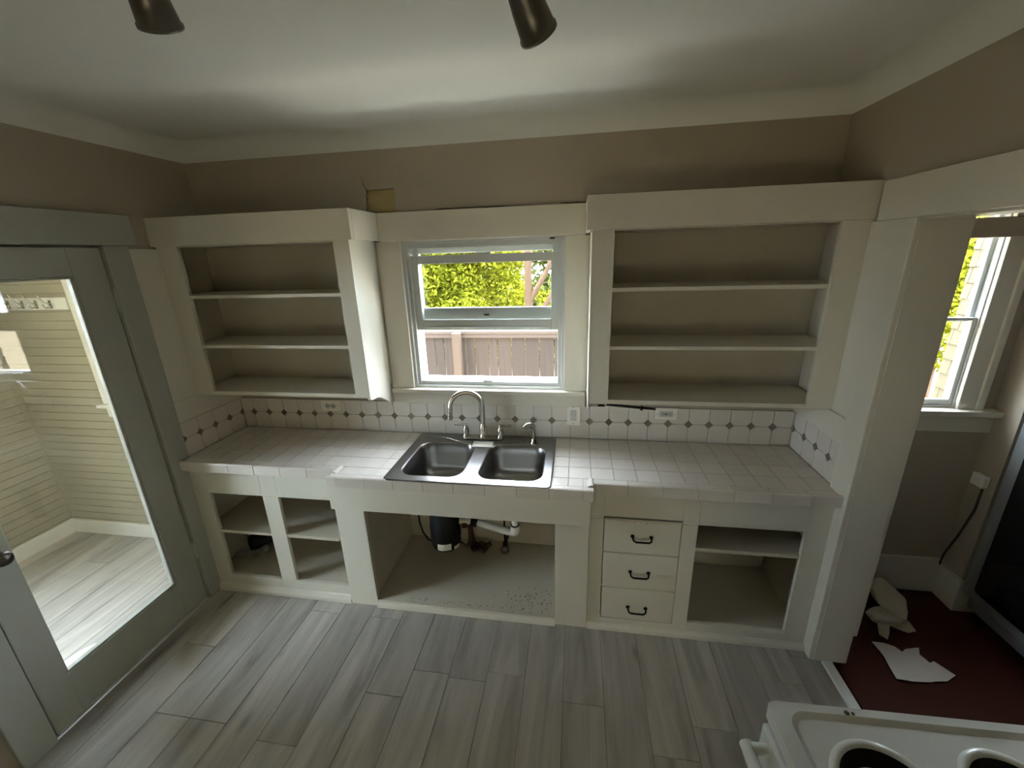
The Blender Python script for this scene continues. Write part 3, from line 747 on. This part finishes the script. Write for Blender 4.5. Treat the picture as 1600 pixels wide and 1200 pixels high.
sp = thing('side_sprayer', 'brushed nickel pull-out sprayer at the right of the faucet', 'sprayer', (.11, -.125, ZS))
MB().lathe([(.024, 0), (.024, .005), (.017, .012), (.0165, .025), (.013, .03)], (.11, -.125, ZS), n=18).build('holder', 'nickel', sp)
MB().tube([(.11, -.125, ZS+.028), (.108, -.124, ZS+.06), (.107, -.124, ZS+.085), (.104, -.126, ZS+.105), (.092, -.135, ZS+.120), (.072, -.15, ZS+.118), (.058, -.16, ZS+.106)], [.0115, .013, .0145, .017, .017, .015, .0135], 14).build('spray_head', 'nickel', sp)
cd = MB().box(-.058, .058, -.034, .034, 0, .006).build('white_card', 'plastic_white', None, .0015)
cd.location = (-.181, -.178, ZS+.0015); cd.rotation_euler = (0, 0, R(2)); tag(cd, 'small white card lying on the sink behind the divider', 'card')

# ------------------------------------------------------------------ plumbing under the sink
gd = thing('garbage_disposal', 'black garbage disposal hanging under the left sink bowl', 'garbage disposal', (-.405, -.30, .30))
gx, gy = -.405, -.30
MB().lathe([(0, .295), (.05, .297), (.078, .306), (.086, .325), (.086, .37), (.09, .376), (.09, .45), (.086, .458), (.086, .52), (.07, .55), (.055, .57), (.055, .725)], (gx, gy, 0), n=36).build('body', 'black', gd)
lm = MB()
vs = []; 
for k in range(7):
    a = R(-108+k*9); vs += [(gx+.0875*math.cos(a), gy+.0875*math.sin(a), .325), (gx+.0875*math.cos(a), gy+.0875*math.sin(a), .366)]
lm.add(vs, [(2*k, 2*k+2, 2*k+3, 2*k+1) for k in range(6)], True); lm.build('label', 'labelwhite', gd)
vs = []; lm = MB()
for k in range(4):
    a = R(-42+k*9); vs += [(gx+.0875*math.cos(a), gy+.0875*math.sin(a), .318), (gx+.0875*math.cos(a), gy+.0875*math.sin(a), .338)]
lm.add(vs, [(2*k, 2*k+2, 2*k+3, 2*k+1) for k in range(3)], True); lm.build('label', 'plastic_white', gd)
MB().tube([(gx-.08, gy-.02, .335), (gx-.10, gy-.03, .35), (gx-.13, gy-.03, .40), (gx-.145, gy-.03, .47), (gx-.15, gy-.02, .60), (gx-.14, .05, .70)], .006, 8).build('power_cord', 'black', gd)
pp = thing('drain_pipe', 'white plastic drain pipe under the right sink bowl', 'pipe', (-.08, -.28, .40))
MB().tube([(gx+.085, gy+.01, .47), (gx+.15, gy+.02, .466)], .022, 14).build('disposal_elbow', 'pvc', pp)
MB().tube([(gx+.10, gy+.01, .448), (gx+.13, gy+.015, .448)], .026, 14).build('coupling', 'rust', pp)
MB().tube([(-.25, -.28, .464), (-.215, -.28, .455)], .029, 14).build('slip_nut', 'black', pp)
MB().tube([(-.225, -.28, .460), (-.10, -.28, .425), (-.03, -.28, .408), (-.005, -.28, .404)], .0205, 16).build('arm', 'pvc', pp)
MB().tube([(-.012, -.28, .404), (.004, -.28, .412), (.008, -.28, .43), (.008, -.28, .455)], [.024, .026, .026, .025], 16).build('elbow', 'pvc', pp)
MB().tube([(.008, -.28, .45), (.008, -.28, .74)], .019, 16).build('tailpiece', 'pvc', pp)
MB().tube([(.008, -.28, .454), (.008, -.28, .46)], .0255, 16).build('ring', 'darkmetal', pp)
sv = thing('shutoff_valve', 'dark shutoff valve at the end of a thin black supply line behind the drain pipe', 'valve', (-.09, -.1, .12))
MB().tube([(-.085, -.10, .74), (-.09, -.10, .45), (-.09, -.10, .17)], .006, 8).build('supply_line', 'black', sv)
MB().lathe([(.009, .05), (.014, .04), (.016, .015), (.02, .005), (.02, -.01), (0, -.012)], (-.09, -.10, .145), (0, 0, 1), 14).build('valve_body', 'black', sv)
MB().lathe([(0, .0), (.02, .001), (.029, .008), (.022, .016), (0, .018)], (-.09, -.118, .145), (0, -1, .25), 18).build('valve_handle', 'darkmetal', sv)
MB().tube([(-.09, -.10, .145), (-.09, .088, .145)], .009, 10).build('stub_pipe', 'darkmetal', sv)
tr = thing('rusty_pipe', 'rusty brown pipe with a cord tangle at its foot behind the disposal', 'pipe', (-.33, .03, .042))
MB().tube([(-.275, -.22, .44), (-.29, -.19, .38), (-.31, -.11, .25), (-.335, -.02, .12), (-.345, .035, .042)], [.012, .014, .018, .022, .024], 12).build('pipe', 'rust', tr)
loop = [(-.46, .03, .075), (-.43, .02, .066), (-.40, .01, .06)]
for k in range(26):
    a = k*.75; loop.append((-.315+.06*math.cos(a+2.9)+.0022*k, -.015+.045*math.sin(a*1.25), .058+.016*abs(math.sin(a+.4))))
MB().tube(loop, .0075, 7).build('cord', 'rust', tr)

# dark wrapped bundle in the left base cabinet
bg_ = thing('plastic_bundle', 'dark bottle-shaped bundle in clear plastic on the left base cabinet floor', 'bundle', (-1.70, -.22, .105))
MB().lathe([(0, -.11), (.045, -.105), (.055, -.09), (.056, .05), (.05, .075), (.028, .095), (.022, .10), (.022, .125), (0, .127)], (-1.72, -.2, .105+.057), (.62, .75, 0), 22).build('body', 'black', bg_)
MB().lathe([(.026, .095), (.026, .13), (.02, .135), (0, .136)], (-1.72, -.2, .105+.057), (.62, .75, 0), 16).build('cap', 'plastic_white', bg_)
wr_ = MB()
vs = []; n = 9
for i in range(n):
    for j in range(6):
        vs.append((-1.835+.022*i+random.uniform(-.006, .006), -.40+.024*j+.006*i+random.uniform(-.005, .005), .106+.012+abs(.016*math.sin(i*1.9+j*2.3))+random.uniform(0, .012)))
wr_.add(vs, [(i*6+j, i*6+6+j, i*6+7+j, i*6+j+1) for i in range(n-1) for j in range(5)]); wr_.build('plastic_wrap', 'clearwrap', bg_)

# ------------------------------------------------------------------ outlets, switch, rod
def outlet(x0, x1, z0, z1, label, gfci=False):
    t = thing('wall_outlet', label, 'outlet', ((x0+x1)/2, -.011, z0), 'outlets on the backsplash')
    box('cover_plate', 'plastic_white', (x0, x1, -.0185, -.0112, z0, z1), t, .003)
    xc, zc = (x0+x1)/2, (z0+z1)/2
    if gfci: box('face', 'enamel', (xc-.036, xc+.036, -.0205, -.0185, zc-.0165, zc+.0165), t, .001)
    for sx in (-1, 1):
        cx = xc+sx*.0195
        if not gfci:
            MB().lathe([(.0165, 0), (.0165, .002), (.015, .003), (0, .003)], (cx, -.0185, zc), (0, -1, 0), 20).build('socket_face', 'enamel', t)
        yb = -.0225
        mb = MB(); mb.box(cx-.006, cx+.004, yb, -.0205, zc+.0045, zc+.0065); mb.box(cx-.005, cx+.003, yb, -.0205, zc-.0075, zc-.0055)
        mb.lathe([(.0025, 0), (.0025, .0012), (0, .0012)], (cx+.0095, -.0213, zc), (0, -1, 0), 8)
        mb.build('slot', 'black', t)
    if gfci:
        box('test_button', 'black', (xc-.005, xc-.001, -.0222, -.02, zc-.006, zc+.006), t, .0005)
        box('test_button', 'black', (xc+.002, xc+.006, -.0222, -.02, zc-.006, zc+.006), t, .0005)
    for sx in ((-.047, .047) if gfci else (-.05, 0, .05)):
        MB().lathe([(.0028, 0), (.0022, .001), (0, .0012)], (xc+sx, -.0185, zc), (0, -1, 0), 8).build('screw', 'nickel', t)
outlet(-1.268, -1.139, 1.023, 1.099, 'sideways white outlet with two sockets under the left wall cabinet')
outlet(.785, .908, 1.030, 1.10, 'sideways white safety outlet with test buttons under the right wall cabinet', True)
sw = thing('light_switch', 'upright white rocker light switch right of the faucet', 'light switch', (.331, -.011, .978))
box('cover_plate', 'plastic_white', (.293, .370, -.0185, -.0112, .978, 1.103), sw, .003)
mb = MB(); mb.prism([(-.0185, 1.008), (-.0185, 1.074), (-.024, 1.074), (-.0195, 1.041), (-.0215, 1.008)], 'x', .315, .348); mb.build('rocker', 'enamel', sw, .001)
for zz in (.990, 1.091): MB().lathe([(.003, 0), (.0025, .001), (0, .0012)], (.331, -.0185, zz), (0, -1, 0), 8).build('screw', 'darkmetal', sw)
rd = thing('under_cabinet_rod', 'thin black and white rod hung under the right wall cabinet', 'rod', (.6, -.27, 1.2))
ry = -.285
MB().tube([(.497, ry, 1.2125), (.665, ry, 1.200), (.735, ry, 1.193)], [.0055, .0062, .0045], 8).build('rod', 'black', rd)
MB().tube([(.49, ry, 1.204), (.66, ry, 1.190), (.725, ry, 1.186)], .0042, 8).build('sleeve', 'plastic_white', rd)
MB().lathe([(0, -.008), (.009, -.006), (.0135, 0), (.009, .006), (0, .008)], (.667, ry, 1.197), (1, 0, -.09), 14).build('collar', 'black', rd)
MB().tube([(.455, ry, 1.206), (.485, ry, 1.207)], .0058, 8).build('clip', 'black', rd)
MB().tube([(.413, ry, 1.185), (.418, ry, 1.203), (.432, ry, 1.209), (.455, ry, 1.206)], .0014, 6).build('wire_loop', 'nickel', rd)

# ------------------------------------------------------------------ ceiling spots
def spot(Mo, Nn, label, canopy):
    t = thing('ceiling_spotlight', label, 'ceiling lamp', (canopy[0], canopy[1], HC), 'spotlight heads on the ceiling')
    Mo, Nn = Vector(Mo), Vector(Nn); ax = (Mo-Nn).normalized(); L_ = (Mo-Nn).length
    MB().lathe([(0, -.012), (.020, -.010), (.0235, 0), (.0245, .008), (.024, .014), (.0285, .03), (.033, L_*.55), (.037, L_-.004), (.0395, L_-.003), (.0395, L_+.003), (.036, L_+.002), (.031, L_*.55), (.022, .02), (0, .012)], Nn, ax, 28).build('shade', 'bronze', t)
    MB().lathe([(.0, L_-.035), (.025, L_-.03), (.03, L_-.02), (0, L_-.018)], Nn, ax, 20).build('bulb', 'plastic_white', t)
    st = Nn-ax*.012
    MB().tube([st+ax*.004, st-ax*.02, (st-ax*.03).lerp(Vector(canopy), .3), Vector(canopy)-Vector((0, 0, .02))], .006, 10).build('arm', 'bronze', t)
    MB().lathe([(0, -.028), (.035, -.024), (.048, -.008), (.05, 0)], canopy, (0, 0, 1), 24).build('canopy', 'bronze', t)
spot((-.464, -1.428, 2.39), (-.442, -1.478, 2.462), 'dark metal spotlight head hanging near the upper left corner', (-.425, -1.51, HC))
spot((.255, -1.285, 2.370), (.218, -1.358, 2.438), 'dark metal spotlight head tilted to the right, above the window', (.20, -1.39, HC))

# ------------------------------------------------------------------ stove
stv = thing('stove', 'white electric stove with empty burner wells in the lower right corner', 'stove', (.802, -1.49, 0))
sx, sy, ZT = .802, -1.492, .915
def SP(b): return (sx+b[0], sx+b[1], sy+b[2], sy+b[3], b[4], b[5])
BX, BY = .64, -.76
# cooktop: raised rim, recessed pan, two visible + two further burner holes
burn = [(.168, -.168, .098), (.41, -.15, .088), (.168, -.58, .088), (.42, -.58, .098)]
def ell(c, r, n=40): return [(sx+c[0]+r*math.cos(2*math.pi*k/n), sy+c[1]+r*math.sin(2*math.pi*k/n)) for k in range(n)]
outer = rrect(sx, sx+BX, sy+BY, sy, .018, 5)
well = rrect(sx+.035, sx+BX-.03, sy+BY+.03, sy-.018, .04, 8)
well2 = rrect(sx+.047, sx+BX-.042, sy+BY+.042, sy-.030, .032, 8)
ring_fill(outer, [well], ZT, 'cooktop_rim', 'enamel', stv)
mb = MB(); loft(mb, [[(q[0], q[1], ZT) for q in well], [(q[0], q[1], ZT-.007) for q in well2]]); mb.build('pan_edge', 'enamel', stv)
ring_fill(well2, [ell(b[:2], b[2]) for b in burn], ZT-.007, 'cooktop_pan', 'enamel', stv)
mb = MB(); loft(mb, [[(q[0], q[1], z_) for q in outer] for z_ in (ZT-.035, ZT-.004)]); loft(mb, [[(q[0], q[1], ZT-.004) for q in outer], [(q[0]*1, q[1], ZT) for q in outer]])
mb.build('cooktop_side', 'enamel', stv)
for b in burn:
    rg = MB().lathe([(b[2]-.012, -.004), (b[2]-.006, .004), (b[2]+.002, .005), (b[2]+.008, .0005)], (sx+b[0], sy+b[1], ZT-.007), n=40).build('burner_ring', 'enamel', stv)
    MB().lathe([(b[2]-.010, 0), (b[2]-.02, -.02), (b[2]*.55, -.038), (b[2]*.3, -.04), (0, -.04)], (sx+b[0], sy+b[1], ZT-.007), n=40).build('drip_bowl', 'black', rg)
mb = MB(); mb.box(*SP((.03, BX, BY, -.004, 0, ZT-.034))); mb.build('body', 'enamel', stv, .004)
box('control_gap', 'black', SP((.012, .03, BY+.01, -.012, ZT-.062, ZT-.036)), stv, 0)
box('oven_door', 'enamel', SP((-.002, .03, BY+.006, -.006, .22, ZT-.062)), stv, .008)
mb = MB(); mb.tube([(sx-.045, sy-.035, .815), (sx-.045, sy-.35, .815), (sx-.045, sy+BY+.035, .815)], .015, 12)
hb = mb.build('oven_handle', 'enamel', stv)
for yy in (-.045, BY+.045): MB().tube([(sx+.0, sy+yy, .815), (sx-.045, sy+yy, .815)], .013, 10).build('handle_mount', 'enamel', hb)
box('drawer', 'enamel', SP((.0, .03, BY+.006, -.006, .06, .21)), stv, .006)
gm = MB().lathe([(0, .004), (.004, .003), (.006, 0)], (sx+.17, sy-.012, ZT), n=8); gm.lathe([(0, .003), (.003, .002), (.004, 0)], (sx+.183, sy-.0125, ZT), n=8); gm.build('burnt_crumb', 'dirt', stv)
stv.rotation_euler = (0, 0, R(1.5))

# ------------------------------------------------------------------ side room
st_ = MB().box(2.42, 2.56, -.139, 0, 0, 2.58).build('wall_stub', 'wall'); struct(st_, 'short wall stub beside the dark appliance in the side room')
struct(box('baseboard_side_back', 'paint', (XR2+.0, 2.42, -.016, 0, 0, .228), bevel=.004), 'tall white baseboard under the side room window')
struct(box('baseboard_side_stub', 'paint', (2.418, 2.56, -.150, -.139, 0, .2), bevel=.003), 'white baseboard on the end of the wall stub')
box('baseboard_side_stub_face', 'paint', (2.408, 2.42, -.150, 0, 0, .2), bevel=.003)
struct(bpy.data.objects['baseboard_side_stub_face'], 'white baseboard on the side of the wall stub')
fr = thing('refrigerator', 'tall silver appliance with a black glossy front in the side room', 'appliance', (2.75, -.56, .0))
FX = 2.40
box('cabinet', 'silver', (FX+.05, 3.12, -.95, -.172, .06, 1.76), fr, .006)
dr = MB(); walls(dr, 'y', -.95, -.168, .155, 1.74, FX, FX+.048, [])
drr = dr.build('door', 'silver', fr, .012)
pn = MB(); pn.prism([(q[0], q[1]) for q in rrect(-.90, -.232, .212, 1.70, .02, 5)], 'x', FX-.003, FX+.004); pn.build('black_panel', 'blackglass', drr)
MB().tube([(FX-.003, -.80, .60), (FX-.045, -.80, .63), (FX-.045, -.80, 1.30), (FX-.003, -.80, 1.33)], .012, 10).build('handle', 'silver', drr)
mb = MB(); 
for yy in (-.9, -.22): mb.box(FX+.07, FX+.11, yy-.02, yy+.02, 0, .06)
mb.build('feet', 'black', fr)
ob = thing('junction_box', 'pale box with a hanging cord on the wall stub', 'electrical box', (2.41, -.06, .73))
box('box', 'plastic_white', (2.392, 2.42, -.105, -.035, .735, .80), ob, .004)
MB().tube([(2.41, -.09, .735), (2.413, -.085, .60), (2.413, -.05, .42), (2.40, -.022, .27), (2.40, -.018, .20)], .005, 8).build('cord', 'darkmetal', ob)

# papers on the red-brown floor
from bpy_extras.object_utils import world_to_camera_view as _w
def crumple(name, m, poly, z0, amp, seed, label, cat):
    """a torn sheet: polygon outline on the floor, gridded, creased and given thickness"""
    rnd = random.Random(seed); bm = bmesh.new()
    vs = [bm.verts.new((x, y, 0)) for x, y in poly]; bm.faces.new(vs)
    bmesh.ops.triangulate(bm, faces=bm.faces[:])
    bmesh.ops.subdivide_edges(bm, edges=bm.edges[:], cuts=3, use_grid_fill=True)
    ax = [(rnd.uniform(0, 6.28), rnd.uniform(14, 40), rnd.uniform(0, 6)) for _ in range(4)]
    for v in bm.verts:
        h = 0
        for a, f, ph in ax: h += abs(((v.co.x*math.cos(a)+v.co.y*math.sin(a))*f/6.28+ph) % 1-.5)
        v.co.z = z0+amp*h/2*(1 if len(v.link_edges) else 1)
    me = bpy.data.meshes.new(name); bm.to_mesh(me); bm.free(); me.materials.append(MATS[m])
    o = link(name, me); s_ = o.modifiers.new('solid', 'SOLIDIFY'); s_.thickness = .0012; s_.offset = 1
    return tag(o, label, cat)
crumple('torn_paper', 'paper', [(1.856, -.418), (1.862, -.50), (1.84, -.617), (1.90, -.624), (1.985, -.612), (2.01, -.605), (2.06, -.60), (2.122, -.562), (2.075, -.50), (2.05, -.512), (2.035, -.47), (2.061, -.428), (1.99, -.445), (1.965, -.462), (1.95, -.435), (1.91, -.42)], .001, .012, 3, 'flat torn sheet of pale paper on the red-brown floor', 'paper')
bgp = thing('crumpled_bag', 'crumpled pale bag lying against the base of the wall end', 'bag', (2.0, -.25, 0))
def blob(parent, name, c, s, seed, m):
    rnd = random.Random(seed); bm = bmesh.new(); bmesh.ops.create_icosphere(bm, subdivisions=4, radius=1)
    dirs = [Vector((rnd.gauss(0, 1), rnd.gauss(0, 1), rnd.gauss(0, 1))).normalized() for _ in range(22)]
    for v in bm.verts:
        d = v.co.normalized(); r = min(1.0/max(.25, d.dot(q)) for q in dirs if d.dot(q) > .25)*.72
        r = min(r, 1.15); v.co = Vector((d.x*r*s[0], d.y*r*s[1], max(d.z*r*s[2], -s[2]*.85)))
    me = bpy.data.meshes.new(name); bm.to_mesh(me); bm.free(); me.materials.append(MATS[m])
    o = link(name, me, parent, 0, 2, c); return o
blob(bgp, 'bag_body', (2.075, -.155, .066), (.085, .13, .078), 5, 'bagpaper')
blob(bgp, 'bag_fold', (1.985, -.27, .035), (.09, .06, .042), 9, 'bagpaper')
def flap(pts, seed):
    o = crumple('flap', 'bagpaper', pts, .001, .03, seed, '', ''); 
    del o['label']
    setpar(o, bgp)
flap([(1.95, -.30), (1.915, -.375), (1.935, -.405), (1.965, -.37), (2.0, -.315), (1.99, -.29)], 4)
flap([(1.98, -.27), (2.0, -.315), (2.07, -.345), (2.115, -.33), (2.12, -.27), (2.09, -.235)], 8)

# ------------------------------------------------------------------ outside: ground, fence, trees, neighbouring wall
gd_ = struct(box('ground', 'soil', (-25, 25, 1.7, 30, -.75, -.62), bevel=0), 'soil beyond the fence')
struct(box('path', 'concrete', (-6, 6, .16, 1.7, -.75, -.60), bevel=.01), 'pale concrete side path added to bounce light up to the kitchen ceiling')  # unseen pale strip, added to throw sunlight up through the sink window
struct(box('ground', 'soil', (-25, 25, -25, .16, -.75, -.62), bevel=0), 'soil under and around the house')
fnd = MB(); fnd.box(-3.55, 3.4, YR-.1, .14, -.62, -.1); struct(fnd.build('foundation', 'subfloor'), 'foundation under the house floor')
fe = thing('fence', 'weathered wooden board fence seen through the sink window', 'fence', (-.5, 1.8, -.62))
fb = {}
x = -3.3; i = 0
rnd = random.Random(11)
while x < 2.4:
    wd = rnd.choice((.140, .140, .090, .146)); 
    k = wd
    if k not in fb:
        o = MB().box(-wd/2+.0015, wd/2-.0015, -.009, .009, 0, 1.80).build('board', 'fence'); fb[k] = o.data; bpy.data.objects.remove(o)
    link('board', fb[k], fe, .002, 1, (x+wd/2, 1.81+rnd.uniform(-.003, .003), -.62))
    x += wd+.004
box('top_rail', 'fencerail', (-3.3, 2.4, 1.775, 1.80, 1.145, 1.185), fe, .004)
box('cap', 'fencerail', (-3.3, 2.4, 1.765, 1.835, 1.185, 1.215), fe, .004)
box('bottom_rail', 'fencerail', (-3.3, 2.4, 1.765, 1.80, -.45, -.36), fe, .004)
for px in (-3.0, -.866, 1.4): box('post', 'fencepost', (px-.042, px+.042, 1.70, 1.775, -.62, 1.205), fe, .004)

def crown(name, m, par, blobs, n, size, seed):
    rnd = random.Random(seed); V = []; F = []
    tot = sum(b[3]**2 for b in blobs)
    for b in blobs:
        for _ in range(int(n*b[3]**2/tot)):
            d = Vector((rnd.gauss(0, 1), rnd.gauss(0, 1), rnd.gauss(0, 1))).normalized(); r = b[3]*rnd.uniform(.55, 1.08)
            c = Vector(b[:3])+d*r
            a = Vector((rnd.gauss(0, 1), rnd.gauss(0, 1), rnd.gauss(0, .7))).normalized(); nn = (d+.9*Vector((rnd.gauss(0, 1), rnd.gauss(0, 1), rnd.gauss(0, 1)))).normalized()
            a = (a-nn*a.dot(nn)).normalized(); q = nn.cross(a); s_ = size*rnd.uniform(.6, 1.3)
            i0 = len(V); V += [tuple(c-a*s_), tuple(c+q*s_*.38), tuple(c+a*s_), tuple(c-q*s_*.38)]; F.append((i0, i0+1, i0+2, i0+3))
    me = bpy.data.meshes.new(name); me.from_pydata(V, [], F); me.materials.append(MATS[m])
    return link(name, me, par)
rnd = random.Random(21)
bush = thing('leafy_tree', 'bright yellow-green leafy tree filling the upper sink window pane', 'tree', (-1.6, 3.9, -.62))
bl = [(-2.6+rnd.uniform(-.1, .1)+.36*(k % 8), 3.5+rnd.uniform(-.3, .5), .9+.52*(k//8)+rnd.uniform(-.15, .15), rnd.uniform(.30, .46)) for k in range(40)]
bl = [b for b in bl if b[0]+b[3]*.8 < -.42+.15*abs(b[2]-1.9)]
crown('crown', 'leaf', bush, bl, 52000, .040, 1)
MB().tube([(-1.6, 3.9, -.62), (-1.58, 3.88, .3), (-1.65, 3.85, 1.2), (-1.6, 3.9, 2.4)], [.11, .10, .08, .04], 10).build('trunk', 'bark', bush)
tr2 = thing('bare_trunked_tree', 'reddish-brown forked tree trunk at the right of the upper sink window pane', 'tree', (-.27, 3.0, -.62))
MB().tube([(-.25, 3.0, -.62), (-.262, 3.0, .6), (-.262, 3.0, 1.25), (-.27, 3.0, 1.6), (-.265, 3.0, 2.0), (-.29, 3.02, 2.8)], [.075, .06, .052, .046, .05, .04], 10).build('trunk', 'bark', tr2)
for pts, r in (([(-.262, 3.0, 1.35), (-.15, 3.0, 1.55), (-.05, 3.02, 1.72), (.06, 3.05, 1.98), (.2, 3.1, 2.4)], [.04, .034, .03, .026, .02]), ([(-.258, 3.0, 1.0), (-.08, 3.0, 1.28), (.08, 3.03, 1.55), (.2, 3.05, 1.8)], [.035, .03, .026, .02]), ([(-.12, 3.0, 1.6), (-.02, 3.0, 1.6), (.05, 3.0, 1.55)], [.008, .006, .004])):
    MB().tube(pts, r, 8).build('branch', 'bark', tr2)
crown('crown', 'leaf', tr2, [(-.05, 3.25, 1.36, .16), (.10, 3.3, 1.40, .14), (.12, 3.1, 1.85, .12), (-.28, 3.2, 2.5, .5), (.3, 3.2, 2.5, .5)], 3600, .032, 4)
tr3 = thing('background_tree', 'dull green trees far behind the fence', 'tree', (0, 7.5, -.62))
bl = [(-4.5+1.0*(k % 8)+rnd.uniform(-.3, .3), 7.5+rnd.uniform(-.5, .5), -.1+1.05*(k//8)+rnd.uniform(-.2, .2), rnd.uniform(.65, .85)) for k in range(32)]
crown('crown', 'leaf_dark', tr3, bl, 52000, .10, 6)
MB().tube([(0, 7.5, -.62), (.05, 7.5, 1.5), (0, 7.4, 3.2)], [.16, .13, .06], 10).build('trunk', 'bark', tr3)
tr4 = thing('golden_tree', 'golden-green tree behind the shingled wall, seen in the side room window', 'tree', (5.6, 4.6, -.62))
crown('crown', 'leaf', tr4, [(5.4+rnd.uniform(-.5, .7), 4.6+rnd.uniform(-.4, .4), .4+.16*k, .45) for k in range(13)], 16000, .05, 8)
MB().tube([(5.6, 4.6, -.62), (5.55, 4.6, 1.0), (5.6, 4.6, 2.6)], [.10, .08, .04], 10).build('trunk', 'bark', tr4)
# shingled wing outside the side room window
sh = thing('shingled_wall', 'cream shingled outside wall seen through the side room window', 'house wall', (4.5, 1.6, -.62))
box('wall_core', 'shingle', (3.92, 4.6, .4, 2.24, -.62, 2.9), sh, 0)
sc_ = {}
rnd = random.Random(5)
zz = -.6; row = 0
while zz < 2.85:
    y = .40-(.07 if row % 2 else 0)
    while y < 2.24:
        wd = rnd.choice((.10, .13, .16, .19)); b = min(y+wd, 2.26); a = max(y, .38)
        if b-a > .02:
            k = round(b-a, 3)
            if k not in sc_:
                h = k/2-.002
                o = MB().prism([(-.002, 0), (-.002, .17), (-.006, .17), (-.02, 0)], 'y', -h, h).build('shingle', 'shingle'); sc_[k] = o.data; bpy.data.objects.remove(o)
            link('shingle', sc_[k], sh, 0, 1, (3.92, (a+b)/2, zz+rnd.uniform(-.006, .006)))
        y += wd
    zz += .145; row += 1

# lawn side behind the house and an added wall that warms the rear window's light
nb = thing('added_neighbour_house', 'cream house wall added behind the photographer to warm the rear light', 'house', (0, -9, -.62))
box('wall', 'stucco', (-9, 9, -12, -8.2, -.62, 5.2), nb, 0)
MB().prism([(-12.4, 5.2), (-7.7, 5.2), (-10, 7.2)], 'x', -9.3, 9.3).build('roof', 'roofing', nb)
